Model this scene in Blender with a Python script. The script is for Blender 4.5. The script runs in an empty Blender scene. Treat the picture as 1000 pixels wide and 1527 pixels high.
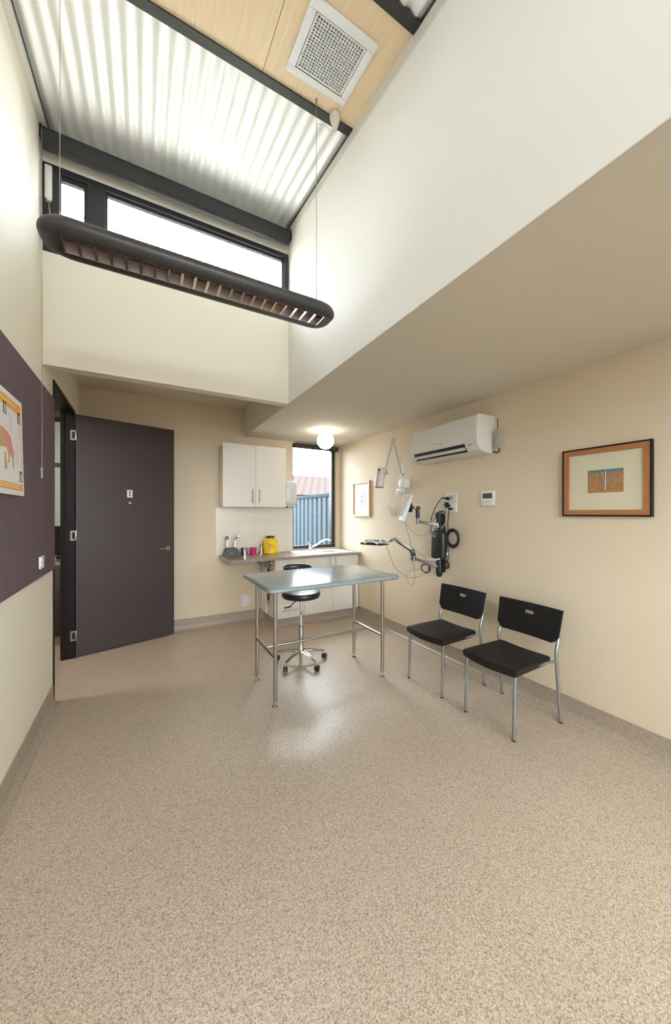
import bpy, bmesh, math, random
from mathutils import Vector, Matrix
random.seed(7)
SC = bpy.context.scene
COL = SC.collection
PI = math.pi

# ------------------------------------------------------------------ camera
cd = bpy.data.cameras.new('camera')
cam = bpy.data.objects.new('camera', cd); COL.objects.link(cam)
cam.location = (0, 0, 1.45)
cam.rotation_euler = (PI/2, 0, -math.atan(287/516.6))
cd.sensor_fit = 'HORIZONTAL'; cd.sensor_width = 36.0
cd.lens = 36.0*516.6/1000.0
cd.shift_y = 0.001
cd.clip_start = 0.02; cd.clip_end = 200
SC.camera = cam

# ------------------------------------------------------------------ look
SC.view_settings.view_transform = 'Standard'
SC.view_settings.look = 'None'
SC.view_settings.exposure = 0.0
SC.view_settings.gamma = 1.0
SC.view_settings.use_curve_mapping = False
SC.cycles.use_denoising = True
SC.cycles.denoising_prefilter = 'NONE'
SC.cycles.denoising_input_passes = 'RGB_ALBEDO_NORMAL'
SC.cycles.max_bounces = 10
SC.cycles.diffuse_bounces = 6
SC.cycles.transparent_max_bounces = 12
SC.cycles.sample_clamp_indirect = 8.0
SC.cycles.caustics_reflective = False
SC.cycles.caustics_refractive = False

# ------------------------------------------------------------------ sky
SKY = 16.0
w = bpy.data.worlds.new('sky'); SC.world = w; w.use_nodes = True
nt = w.node_tree; nt.nodes.clear()
wo = nt.nodes.new('ShaderNodeOutputWorld'); bg = nt.nodes.new('ShaderNodeBackground')
tc = nt.nodes.new('ShaderNodeTexCoord'); nz = nt.nodes.new('ShaderNodeTexNoise')
nz.inputs['Scale'].default_value = 3.2; nz.inputs['Detail'].default_value = 6; nz.inputs['Roughness'].default_value = .55
rp = nt.nodes.new('ShaderNodeValToRGB')
rp.color_ramp.elements[0].position = .37; rp.color_ramp.elements[0].color = (.050, .072, .077, 1)
rp.color_ramp.elements[1].position = .45; rp.color_ramp.elements[1].color = (.84, .93, 1.0, 1)
nt.links.new(tc.outputs['Generated'], nz.inputs['Vector']); nt.links.new(nz.outputs['Fac'], rp.inputs['Fac'])
nt.links.new(rp.outputs['Color'], bg.inputs['Color']); bg.inputs['Strength'].default_value = SKY
nt.links.new(bg.outputs[0], wo.inputs[0])

# ------------------------------------------------------------------ large lights: added area lamps, and portals for the sky
def area(name, loc, rot, sx, sy, power, color=(1, 1, 1), portal=False):
    l = bpy.data.lights.new(name, 'AREA'); l.shape = 'RECTANGLE'; l.size = sx; l.size_y = sy
    l.energy = power; l.color = color
    o = bpy.data.objects.new(name, l); COL.objects.link(o); o.location = loc; o.rotation_euler = rot
    if portal: l.cycles.is_portal = True
    return o
# fill lamps added behind the photographer, low and high, out of view
area('fill_rear_low', (1.05, -1.88, 1.55), (PI/2, 0, 0), 2.6, 1.5, 8, (1.0, .90, .76))
area('fill_rear_high', (.40, -1.88, 3.0), (PI/2, 0, 0), 1.5, .6, 46, (.82, .93, 1.0))
# assumed uplight, added over the closed pendant to brighten the raking ceiling
area('added_uplight', (.31, 1.866, 2.70), (PI, 0, 0), 1.1, .07, 4, (.85, .95, 1.0))
# portals guide the sky through the two front windows
area('sky_portal_clerestory', (.29, 3.22, 3.55), (PI/2, 0, PI), 1.75, .6, 1, portal=True)
area('sky_portal_back', (2.22, 4.80, 1.7), (PI/2, 0, PI), .7, 1.5, 1, portal=True)

# ------------------------------------------------------------------ materials
MATS = {}
def mat(name, color, rough=.5, metal=0., spec=.5, coat=0., emit=None, estr=0., bump=0., bscale=200., noise=0., nscale=4., alpha=None):
    m = bpy.data.materials.new(name); m.use_nodes = True
    n = m.node_tree.nodes; L = m.node_tree.links; b = n['Principled BSDF']
    b.inputs['Base Color'].default_value = (*color, 1); b.inputs['Roughness'].default_value = rough
    b.inputs['Metallic'].default_value = metal; b.inputs['Specular IOR Level'].default_value = spec
    b.inputs['Coat Weight'].default_value = coat; b.inputs['Coat Roughness'].default_value = .02
    if emit: b.inputs['Emission Color'].default_value = (*emit, 1); b.inputs['Emission Strength'].default_value = estr
    t = n.new('ShaderNodeTexCoord')
    if noise > 0:
        x = n.new('ShaderNodeTexNoise'); x.inputs['Scale'].default_value = nscale; x.inputs['Detail'].default_value = 4
        r = n.new('ShaderNodeMix'); r.data_type = 'RGBA'
        r.inputs['A'].default_value = (*[c*(1-noise) for c in color], 1)
        r.inputs['B'].default_value = (*[min(1, c*(1+noise)) for c in color], 1)
        L.new(t.outputs['Object'], x.inputs['Vector']); L.new(x.outputs['Fac'], r.inputs['Factor']); L.new(r.outputs['Result'], b.inputs['Base Color'])
    if bump > 0:
        y = n.new('ShaderNodeTexNoise'); y.inputs['Scale'].default_value = bscale; y.inputs['Detail'].default_value = 3
        bb = n.new('ShaderNodeBump'); bb.inputs['Strength'].default_value = bump; bb.inputs['Distance'].default_value = .002
        L.new(t.outputs['Object'], y.inputs['Vector']); L.new(y.outputs['Fac'], bb.inputs['Height']); L.new(bb.outputs['Normal'], b.inputs['Normal'])
    MATS[name] = m
    return m

def speckle(name, base, dark, light, rough, scale=1.0):
    m = bpy.data.materials.new(name); m.use_nodes = True
    n = m.node_tree.nodes; L = m.node_tree.links; b = n['Principled BSDF']
    t = n.new('ShaderNodeTexCoord')
    a = n.new('ShaderNodeTexNoise'); a.inputs['Scale'].default_value = 230*scale; a.inputs['Detail'].default_value = 2.5; a.inputs['Roughness'].default_value = .6
    r = n.new('ShaderNodeValToRGB'); e = r.color_ramp.elements
    e[0].position = .34; e[0].color = (*dark, 1); e[1].position = .66; e[1].color = (*light, 1)
    k = r.color_ramp.elements.new(.475); k.color = (*base, 1); k = r.color_ramp.elements.new(.53); k.color = (*base, 1)
    g2 = n.new('ShaderNodeTexNoise'); g2.inputs['Scale'].default_value = 120*scale; g2.inputs['Detail'].default_value = 1.5
    g3 = n.new('ShaderNodeMix'); g3.inputs['Factor'].default_value = .22
    L.new(t.outputs['Object'], g2.inputs['Vector']); L.new(a.outputs['Fac'], g3.inputs['A']); L.new(g2.outputs['Fac'], g3.inputs['B'])
    c = n.new('ShaderNodeTexNoise'); c.inputs['Scale'].default_value = 1.3; c.inputs['Detail'].default_value = 3
    mx = n.new('ShaderNodeMix'); mx.data_type = 'RGBA'; mx.blend_type = 'MULTIPLY'; mx.inputs['Factor'].default_value = 1
    r2 = n.new('ShaderNodeValToRGB'); r2.color_ramp.elements[0].color = (.90, .90, .90, 1); r2.color_ramp.elements[1].color = (1, 1, 1, 1)
    L.new(t.outputs['Object'], a.inputs['Vector'])
    vo = n.new('ShaderNodeTexVoronoi'); vo.inputs['Scale'].default_value = 260*scale; L.new(t.outputs['Object'], vo.inputs['Vector'])
    sv = n.new('ShaderNodeSeparateColor'); L.new(vo.outputs['Color'], sv.inputs[0])
    g4 = n.new('ShaderNodeMix'); g4.inputs['Factor'].default_value = .30; L.new(g3.outputs['Result'], g4.inputs['A']); L.new(sv.outputs[0], g4.inputs['B'])
    L.new(g4.outputs['Result'], r.inputs['Fac'])
    L.new(t.outputs['Object'], c.inputs['Vector']); L.new(c.outputs['Fac'], r2.inputs['Fac'])
    L.new(r.outputs['Color'], mx.inputs['A']); L.new(r2.outputs['Color'], mx.inputs['B']); L.new(mx.outputs['Result'], b.inputs['Base Color'])
    b.inputs['Roughness'].default_value = rough; b.inputs['Specular IOR Level'].default_value = .5
    bb = n.new('ShaderNodeBump'); bb.inputs['Strength'].default_value = .01; bb.inputs['Distance'].default_value = .002
    L.new(a.outputs['Fac'], bb.inputs['Height']); L.new(bb.outputs['Normal'], b.inputs['Normal'])
    MATS[name] = m
    return m

speckle('floor_vinyl', (.525, .42, .318), (.27, .205, .155), (.69, .585, .47), .33)
speckle('cove_vinyl', (.40, .32, .245), (.22, .165, .12), (.54, .46, .38), .42, 1.5)
mat('wall_paint', (.70, .595, .445), .62, spec=.3, bump=.04, bscale=300)
mat('wall_paint_lit', (.80, .75, .635), .62, spec=.3, bump=.04, bscale=300)  # lighter copy of the wall paint, daylight put into its colour
mat('wall_paint_lit_bright', (.82, .80, .755), .62, spec=.3, bump=.04, bscale=300)  # lightest copy, strong daylight on the upper wall put into its colour
mat('ceiling_paint', (.70, .655, .57), .75, spec=.25, bump=.03)
mat('cornice', (.62, .60, .55), .55)
mat('black_steel_and_shade', (.018, .017, .016), .38)  # beam steel, reused as black for the painted gap shade
mat('charcoal_alu', (.040, .042, .045), .42, metal=.3)
mat('blind_fabric', (.030, .030, .031), .6, bump=.2, bscale=600)
mat('frame_black', (.010, .010, .010), .45, spec=.2)
mat('door_laminate', (.056, .039, .040), .42, spec=.35, noise=.03, nscale=3)
mat('steel', (.42, .395, .365), .30, metal=1)
mat('arm_metal', (.24, .23, .21), .33, metal=.7)
mat('steel_polished', (.62, .61, .59), .14, metal=1)
mat('chrome', (.85, .85, .85), .07, metal=1)
mat('grey_metal', (.32, .325, .33), .38, metal=.7)
mat('white_plastic', (.80, .79, .76), .35)
mat('ac_white', (.76, .75, .71), .30)
mat('ac_grey', (.46, .42, .37), .5)
mat('warm_grey_plastic', (.62, .58, .53), .38)
mat('pale_grey_plastic', (.62, .63, .64), .35)
mat('black_plastic', (.016, .016, .017), .38)
mat('chair_black', (.009, .008, .008), .48, spec=.35, bump=.15, bscale=500)
mat('vinyl_black', (.013, .013, .014), .34)
mat('rubber', (.012, .012, .012), .6)
mat('cable_black', (.02, .02, .022), .5)
mat('cable_grey', (.24, .22, .20), .5)
mat('cable_white', (.68, .65, .58), .5)
mat('pink_plastic', (.72, .03, .22), .35)
mat('yellow_plastic', (.88, .56, .01), .35)
mat('cabinet_white', (.76, .72, .65), .33)
mat('worktop', (.30, .255, .21), .25, noise=.15, nscale=120)
mat('bench_laminate', (.245, .285, .285), .20, noise=.10, nscale=200)
mat('bench_edge', (.22, .275, .265), .30, noise=.12, nscale=200)
mat('sink_steel', (.72, .71, .69), .42, metal=.7)
mat('brown_laminate', (.045, .022, .016), .35)
mat('pale_glass_panel', (.42, .50, .52), .15)
mat('lcd', (.09, .10, .08), .2)
mat('screen', (.30, .31, .32), .12)
mat('paper', (.84, .84, .82), .7)
mat('paper_print', (.26, .25, .24), .7)
mat('mat_board', (.66, .61, .45), .6, coat=.6)
mat('sky_teal', (.10, .22, .22), .6, coat=.6)
mat('ground_ochre', (.40, .21, .085), .6, coat=.6, noise=.45, nscale=60)
mat('sketch_grey', (.30, .26, .24), .6, coat=.6)
mat('sketch_dark', (.16, .10, .06), .6, coat=.6)
mat('poster_white', (.86, .84, .83), .35)
mat('poster_grey', (.60, .60, .60), .4)
mat('poster_orange', (.92, .42, .04), .35)
mat('poster_dark', (.05, .05, .045), .4)
mat('poster_tan', (.62, .40, .22), .4)
mat('poster_pink', (.72, .28, .26), .4)
mat('orange_wood', (.42, .175, .065), .4, noise=.12, nscale=30)
mat('light_wood', (.60, .36, .17), .4, noise=.12, nscale=30)
mat('vent_white', (.72, .72, .70), .5)
mat('vent_dark', (.045, .045, .045), .9)
mat('lamp_black', (.040, .036, .034), .42)
mat('lamp_interior', (.66, .58, .56), .30, metal=.5)
mat('louvre_metal', (.92, .74, .68), .16, metal=1)
mat('tube_glass', (.86, .84, .80), .25)
mat('globe_glass', (.95, .95, .92), .3, emit=(1.0, .93, .80), estr=12.0)
mat('leash', (.06, .05, .05), .7)
mat('fence_steel', (.046, .068, .086), .6, spec=.1)
mat('fence_cap', (.014, .024, .033), .6, spec=.1)
mat('concrete', (.12, .12, .115), .9, noise=.15, nscale=2)
mat('roof_tile', (.60, .36, .28), .8)
mat('house_brick', (.42, .26, .2), .85)
mat('sign_cream', (.80, .78, .70), .4)
mat('ink_black', (.01, .01, .01), .5)
mat('ink_grey', (.40, .40, .40), .5)
mat('strap_cream', (.66, .62, .52), .6)

# glass: thin pane
def glass(name, tint=(1, 1, 1), refl=.06):
    m = bpy.data.materials.new(name); m.use_nodes = True; n = m.node_tree.nodes; L = m.node_tree.links; n.clear()
    o = n.new('ShaderNodeOutputMaterial'); t = n.new('ShaderNodeBsdfTransparent'); g = n.new('ShaderNodeBsdfGlossy'); mx = n.new('ShaderNodeMixShader')
    t.inputs[0].default_value = (*tint, 1); g.inputs['Roughness'].default_value = .02
    f = n.new('ShaderNodeLayerWeight'); f.inputs[0].default_value = .12
    mm = n.new('ShaderNodeMath'); mm.operation = 'MULTIPLY_ADD'; mm.inputs[1].default_value = .6; mm.inputs[2].default_value = refl*.3
    L.new(f.outputs['Fresnel'], mm.inputs[0]); L.new(mm.outputs[0], mx.inputs[0])
    L.new(t.outputs[0], mx.inputs[1]); L.new(g.outputs[0], mx.inputs[2]); L.new(mx.outputs[0], o.inputs[0])
    MATS[name] = m
glass('pane_glass')
mtp = mat('smoked_plastic', (.55, .55, .52), .15); mtp.node_tree.nodes['Principled BSDF'].inputs['Transmission Weight'].default_value = .35

# corrugated perforated steel: rows of small holes
def perforated(name):
    m = mat(name, (.84, .84, .82), .38, metal=.15); n = m.node_tree.nodes; L = m.node_tree.links; b = n['Principled BSDF']
    t = n.new('ShaderNodeTexCoord'); s = n.new('ShaderNodeSeparateXYZ'); L.new(t.outputs['Object'], s.inputs[0])
    def sn(src, k):
        a = n.new('ShaderNodeMath'); a.operation = 'MULTIPLY'; a.inputs[1].default_value = k; L.new(s.outputs[src], a.inputs[0])
        c = n.new('ShaderNodeMath'); c.operation = 'SINE'; L.new(a.outputs[0], c.inputs[0]); return c
    u = sn('X', 2*PI/.0095); v = sn('Y', 2*PI/.0095)
    p = n.new('ShaderNodeMath'); p.operation = 'ADD'; L.new(u.outputs[0], p.inputs[0]); L.new(v.outputs[0], p.inputs[1])
    r = n.new('ShaderNodeValToRGB'); r.color_ramp.elements[0].position = .60; r.color_ramp.elements[0].color = (.84, .84, .82, 1)
    r.color_ramp.elements[1].position = .80; r.color_ramp.elements[1].color = (.52, .52, .50, 1)
    q = n.new('ShaderNodeMath'); q.operation = 'MULTIPLY'; q.inputs[1].default_value = .5; L.new(p.outputs[0], q.inputs[0]); L.new(q.outputs[0], r.inputs['Fac'])
    L.new(r.outputs['Color'], b.inputs['Base Color'])
perforated('perforated_steel')

def plywood(name):
    m = mat(name, (.74, .53, .30), .42); n = m.node_tree.nodes; L = m.node_tree.links; b = n['Principled BSDF']
    t = n.new('ShaderNodeTexCoord'); mp = n.new('ShaderNodeMapping'); mp.inputs['Scale'].default_value = (60, 3, 10)
    L.new(t.outputs['Object'], mp.inputs['Vector'])
    a = n.new('ShaderNodeTexNoise'); a.inputs['Scale'].default_value = 1.5; a.inputs['Detail'].default_value = 5; L.new(mp.outputs[0], a.inputs['Vector'])
    r = n.new('ShaderNodeValToRGB'); r.color_ramp.elements[0].position = .3; r.color_ramp.elements[0].color = (.70, .53, .33, 1)
    r.color_ramp.elements[1].position = .7; r.color_ramp.elements[1].color = (.77, .61, .41, 1)
    L.new(a.outputs['Fac'], r.inputs['Fac']); L.new(r.outputs['Color'], b.inputs['Base Color'])
plywood('birch_ply')

def fabric_panel(name, color):
    m = mat(name, color, .9, spec=.15); n = m.node_tree.nodes; L = m.node_tree.links; b = n['Principled BSDF']
    t = n.new('ShaderNodeTexCoord')
    fs = []
    for sc in ((1, 30, 400), (1, 400, 30)):
        mp = n.new('ShaderNodeMapping'); mp.inputs['Scale'].default_value = sc; L.new(t.outputs['Object'], mp.inputs['Vector'])
        a = n.new('ShaderNodeTexNoise'); a.inputs['Scale'].default_value = 1; L.new(mp.outputs[0], a.inputs['Vector']); fs.append(a)
    ad = n.new('ShaderNodeMath'); ad.operation = 'ADD'; L.new(fs[0].outputs['Fac'], ad.inputs[0]); L.new(fs[1].outputs['Fac'], ad.inputs[1])
    h = n.new('ShaderNodeMath'); h.operation = 'MULTIPLY'; h.inputs[1].default_value = .5; L.new(ad.outputs[0], h.inputs[0])
    r = n.new('ShaderNodeValToRGB'); r.color_ramp.elements[0].position = .35; r.color_ramp.elements[0].color = (*[c*.78 for c in color], 1)
    r.color_ramp.elements[1].position = .65; r.color_ramp.elements[1].color = (*[c*1.2 for c in color], 1)
    L.new(h.outputs[0], r.inputs['Fac']); L.new(r.outputs['Color'], b.inputs['Base Color'])
fabric_panel('pinboard_fabric', (.150, .112, .125))

def tiles(name, base, grout, wdt, hgt, axis='XZ', mortar=.004, off=0.0, rough=.2, spec=.5):
    m = mat(name, base, rough, spec=spec); n = m.node_tree.nodes; L = m.node_tree.links; b = n['Principled BSDF']
    t = n.new('ShaderNodeTexCoord'); s = n.new('ShaderNodeSeparateXYZ'); c = n.new('ShaderNodeCombineXYZ')
    L.new(t.outputs['Object'], s.inputs[0]); L.new(s.outputs[axis[0]], c.inputs[0]); L.new(s.outputs[axis[1]], c.inputs[1])
    k = n.new('ShaderNodeTexBrick'); k.offset = off; k.inputs['Color1'].default_value = (*base, 1); k.inputs['Color2'].default_value = (*base, 1)
    k.inputs['Mortar'].default_value = (*grout, 1); k.inputs['Scale'].default_value = 1; k.inputs['Mortar Size'].default_value = mortar
    k.inputs['Brick Width'].default_value = wdt; k.inputs['Row Height'].default_value = hgt
    L.new(c.outputs[0], k.inputs['Vector']); L.new(k.outputs['Color'], b.inputs['Base Color'])
tiles('splash_tiles', (.74, .69, .58), (.65, .60, .50), .222, .222, mortar=.0025)
tiles('roof_tile', (.088, .070, .064), (.055, .040, .036), .33, .32, axis='XY', mortar=.03, off=.5, rough=.9, spec=.0)

# ------------------------------------------------------------------ mesh helpers
def BM(): return bmesh.new()
def box(bm, x0, x1, y0, y1, z0, z1, bev=0, seg=2, M=None):
    r = bmesh.ops.create_cube(bm, size=1)
    vs = r['verts']
    for v in vs:
        v.co = Vector(((x0+x1)/2+v.co.x*(x1-x0), (y0+y1)/2+v.co.y*(y1-y0), (z0+z1)/2+v.co.z*(z1-z0)))
    if M is not None: bmesh.ops.transform(bm, matrix=M, verts=vs)
    if bev > 0:
        es = set()
        for v in vs: es.update(v.link_edges)
        bmesh.ops.bevel(bm, geom=list(es), offset=bev, segments=seg, profile=.5, affect='EDGES')
    return bm
def obox(bm, c, dx, dy, dz, sx, sy, sz, bev=0, seg=2):
    """box about centre c with axes dx,dy,dz (unit vectors) and full sizes"""
    M = Matrix.Identity(4)
    for i, d in enumerate((dx, dy, dz)):
        for j in range(3): M[j][i] = d[j]
    M.translation = Vector(c)
    return box(bm, -sx/2, sx/2, -sy/2, sy/2, -sz/2, sz/2, bev, seg, M)
def frame_of(d):
    d = Vector(d).normalized(); up = Vector((0, 0, 1)) if abs(d.z) < .95 else Vector((0, 1, 0))
    a = d.cross(up).normalized(); b = a.cross(d).normalized(); return d, a, b
def cyl(bm, p, q, r, r2=None, n=20):
    p, q = Vector(p), Vector(q); d, a, b = frame_of(q-p); r2 = r if r2 is None else r2
    A = [bm.verts.new(p+(a*math.cos(2*PI*i/n)+b*math.sin(2*PI*i/n))*r) for i in range(n)]
    B = [bm.verts.new(q+(a*math.cos(2*PI*i/n)+b*math.sin(2*PI*i/n))*r2) for i in range(n)]
    for i in range(n): bm.faces.new((A[i], A[(i+1) % n], B[(i+1) % n], B[i]))
    bm.faces.new(A[::-1]); bm.faces.new(B)
    return bm
def smooth_pts(pts, k=6):
    P = [Vector(p) for p in pts]
    if len(P) < 3: return P
    out = []
    for i in range(len(P)-1):
        p0 = P[max(i-1, 0)]; p1 = P[i]; p2 = P[i+1]; p3 = P[min(i+2, len(P)-1)]
        for j in range(k):
            t = j/k
            out.append(.5*((2*p1)+(p2-p0)*t+(2*p0-5*p1+4*p2-p3)*t*t+(3*p1-p0-3*p2+p3)*t**3))
    out.append(P[-1]); return out
def tube(bm, pts, r, n=10, k=6, closed=False):
    P = smooth_pts(pts, k) if k > 1 else [Vector(p) for p in pts]
    if closed: P = P[:-1]
    N = len(P); rings = []; a = None
    for i in range(N):
        if closed: d = P[(i+1) % N]-P[i-1]
        else: d = P[min(i+1, N-1)]-P[max(i-1, 0)]
        d.normalize()
        if a is None: _, a, _ = frame_of(d)
        a = (a-d*a.dot(d)).normalized(); b = d.cross(a)
        rr = r(i/(N-1)) if callable(r) else r
        rings.append([bm.verts.new(P[i]+(a*math.cos(2*PI*j/n)+b*math.sin(2*PI*j/n))*rr) for j in range(n)])
    for i in range(N if closed else N-1):
        A, B = rings[i], rings[(i+1) % N]
        for j in range(n): bm.faces.new((A[j], A[(j+1) % n], B[(j+1) % n], B[j]))
    if not closed: bm.faces.new(rings[0][::-1]); bm.faces.new(rings[-1])
    return bm
def ring(bm, c, R, r, u, v, n=32, m=8, wob=0, turns=1):
    pts = []
    c = Vector(c); u = Vector(u).normalized(); v = Vector(v).normalized()
    for i in range(n*turns+1):
        a = 2*PI*i/n; q = R*(1+wob*math.sin(a*1.7+i*.31))
        pts.append(c+u*math.cos(a)*q+v*math.sin(a)*q)
    return tube(bm, pts, r, m, k=1, closed=(turns == 1 and wob == 0))
def lathe(bm, prof, c, n=32, axis=(0, 0, 1)):
    """prof: list of (radius, height) along axis"""
    c = Vector(c); d, a, b = frame_of(axis); rings = []
    for r, h in prof:
        if r < 1e-6: rings.append([bm.verts.new(c+d*h)])
        else: rings.append([bm.verts.new(c+d*h+(a*math.cos(2*PI*i/n)+b*math.sin(2*PI*i/n))*r) for i in range(n)])
    for A, B in zip(rings, rings[1:]):
        for i in range(n):
            j = (i+1) % n
            if len(A) == 1 and len(B) == 1: continue
            if len(A) == 1: bm.faces.new((A[0], B[j], B[i]))
            elif len(B) == 1: bm.faces.new((A[i], A[j], B[0]))
            else: bm.faces.new((A[i], A[j], B[j], B[i]))
    for R_ in (rings[0], rings[-1]):
        if len(R_) > 1:
            try: bm.faces.new(R_)
            except ValueError: pass
    return bm
def prism(bm, poly, d, closed_caps=True):
    """extrude a 3D polygon by vector d"""
    A = [bm.verts.new(Vector(p)) for p in poly]; B = [bm.verts.new(Vector(p)+Vector(d)) for p in poly]; n = len(A)
    for i in range(n): bm.faces.new((A[i], A[(i+1) % n], B[(i+1) % n], B[i]))
    bm.faces.new(A[::-1]); bm.faces.new(B)
    return bm

def obj(name, bm, m, parent=None, world=True, smooth=35):
    """link bm as one mesh. world=True: vertices are in world space, parent at parent's location (unrotated)."""
    bmesh.ops.remove_doubles(bm, verts=bm.verts, dist=1e-6)
    bmesh.ops.recalc_face_normals(bm, faces=bm.faces)
    off = Vector((0, 0, 0)); p = parent
    while p is not None: off += Vector(p.location); p = p.parent
    if world and off.length > 0: bmesh.ops.translate(bm, vec=-off, verts=bm.verts)
    me = bpy.data.meshes.new(name); bm.to_mesh(me); bm.free()
    me.materials.append(MATS[m])
    if smooth:
        me.shade_smooth(); me.set_sharp_from_angle(angle=math.radians(smooth))
    o = bpy.data.objects.new(name, me); COL.objects.link(o)
    if parent is not None: o.parent = parent
    return o
def thing(name, label, cat, loc=(0, 0, 0), group=None):
    o = bpy.data.objects.new(name, None); COL.objects.link(o); o.location = loc; o.empty_display_size = .05
    o['label'] = label; o['category'] = cat
    if group: o['group'] = group
    return o
def tag(o, label, cat, group=None):
    o['label'] = label; o['category'] = cat
    if group: o['group'] = group
    return o
def struct(name, bm, m, parent=None, label=None, smooth=35):
    o = obj(name, bm, m, parent, smooth=smooth)
    if parent is None: o['kind'] = 'structure'
    if label: o['label'] = label
    return o
def text(name, body, loc, rot, size, m, parent, ext=.0006, align='CENTER'):
    c = bpy.data.curves.new(name, 'FONT'); c.body = body; c.size = size; c.extrude = ext; c.align_x = align; c.align_y = 'CENTER'
    c.offset = .012*size
    tmp = bpy.data.objects.new(name+'_curve', c); COL.objects.link(tmp)
    me = bpy.data.meshes.new_from_object(tmp.evaluated_get(bpy.context.evaluated_depsgraph_get())); bpy.data.objects.remove(tmp)
    me.materials.clear(); me.materials.append(MATS[m]); o = bpy.data.objects.new(name, me); COL.objects.link(o)
    off = Vector((0, 0, 0)); p = parent
    while p is not None: off += Vector(p.location); p = p.parent
    o.location = Vector(loc)-off; o.rotation_euler = rot; o.parent = parent
    return o

# ------------------------------------------------------------------ room constants
XL, XR, XU = -.602, 2.668, 1.19
YC, YB, Y0 = 3.05, 4.65, -1.80
HC, HA = 2.47, 2.83                      # low ceiling, alcove ceiling
DY0, DY1 = 3.367, 4.30                   # door opening
def zc(y): return 4.09-.146*(YC-y)       # raking ceiling

# ------------------------------------------------------------------ structure
b = BM(); box(b, -3.0, 2.80, -1.95, 5.5, -.12, 0); struct('floor', b, 'floor_vinyl', label='speckled beige vinyl floor')
b = BM(); box(b, -30, 40, -30, 50, -.30, -.14); struct('ground', b, 'concrete', label='paved ground outside the windows')

b = BM()
box(b, XL-.10, XL, Y0, DY0, 0, 4.35); box(b, XL-.10, XL, DY0, DY1, HC, 4.35); box(b, XL-.10, XL, DY1, YB+.12, 0, 4.35)
struct('wall_left', b, 'wall_paint_lit', label='cream painted left wall with the doorway')
b = BM(); box(b, XR, XR+.12, Y0, YB+.12, 0, 2.60); struct('wall_right', b, 'wall_paint', label='cream painted right wall')
WX0, WX1, WZ0, WZ1 = 1.878, 2.585, .925, 2.445
b = BM()
box(b, XL, WX0, YB, YB+.12, 0, 2.95); box(b, WX1, XR, YB, YB+.12, 0, 2.95)
box(b, WX0, WX1, YB, YB+.12, 0, WZ0); box(b, WX0, WX1, YB, YB+.12, WZ1, 2.95)
struct('wall_back', b, 'wall_paint', label='cream wall behind the sink with the narrow window')
b = BM()
for q in ((-.12, XL-.12, XR+.12),):
    box(b, XL-.12, -.3, Y0-.12, Y0, 0, 4.0); box(b, 2.4, XR+.12, Y0-.12, Y0, 0, 2.6)
    box(b, -.3, 2.4, Y0-.12, Y0, 0, .8); box(b, -.3, 2.4, Y0-.12, Y0, 2.3, 2.65)
    box(b, -.3, XU+.1, Y0-.12, Y0, 3.3, 4.0); box(b, 1.10, XU+.1, Y0-.12, Y0, 2.65, 3.3); box(b, XU, XR+.12, Y0-.12, Y0, 2.5, 2.65)
    box(b, -.55, -.3, Y0-.12, Y0, 2.65, 3.3)
struct('wall_rear', b, 'wall_paint', label='wall behind the viewer with two added window openings')
b = BM(); box(b, XU, XU+.10, Y0, YC+.10, HC+.004, 4.35); box(b, XU, XU+.10, YC+.10, YB, HC+.004, HA+.1)
struct('wall_upper', b, 'wall_paint_lit_bright', label='tall upper wall lightened with painted daylight above the low ceiling')
b = BM(); box(b, XU+.10, XR, Y0, YB, HC, HC+.10); box(b, XU, XU+.10, Y0, YB, HC, HC+.004); struct('ceiling', b, 'ceiling_paint', label='flat low ceiling over the waiting chairs')
b = BM(); box(b, XL, XU, YC+.10, YB, HA, HA+.10); struct('ceiling.001', b, 'ceiling_paint', label='flat ceiling of the alcove behind the bulkhead')
CZ0, CZ1 = 3.25, 3.862
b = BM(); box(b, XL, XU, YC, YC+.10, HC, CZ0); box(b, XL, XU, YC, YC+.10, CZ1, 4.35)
struct('wall_clerestory', b, 'wall_paint_lit', label='cream bulkhead below the high window')

# baseboards: coved vinyl
def cove(poly, name, d, label=None): b = BM(); prism(b, poly, d); return struct(name, b, 'cove_vinyl', label=label)
def covprof(sx):  # (offset from wall, z)
    return [(0, 0), (.045*sx, 0), (.045*sx, .003), (.028*sx, .008), (.016*sx, .018), (.009*sx, .034), (.007*sx, .06), (.006*sx, .134), (0, .137)]
cove([(XL+a, Y0, z) for a, z in covprof(1)], 'baseboard_left', (0, DY0-.012-Y0, 0), 'coved speckled skirting along the left wall')
cove([(XR-a, Y0, z) for a, z in covprof(1)], 'baseboard_right', (0, YB-Y0, 0), 'coved speckled skirting along the right wall')
cove([(XL, YB-a, z) for a, z in covprof(1)], 'baseboard_back', (1.432-XL, 0, 0), 'coved speckled skirting along the back wall')

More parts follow.
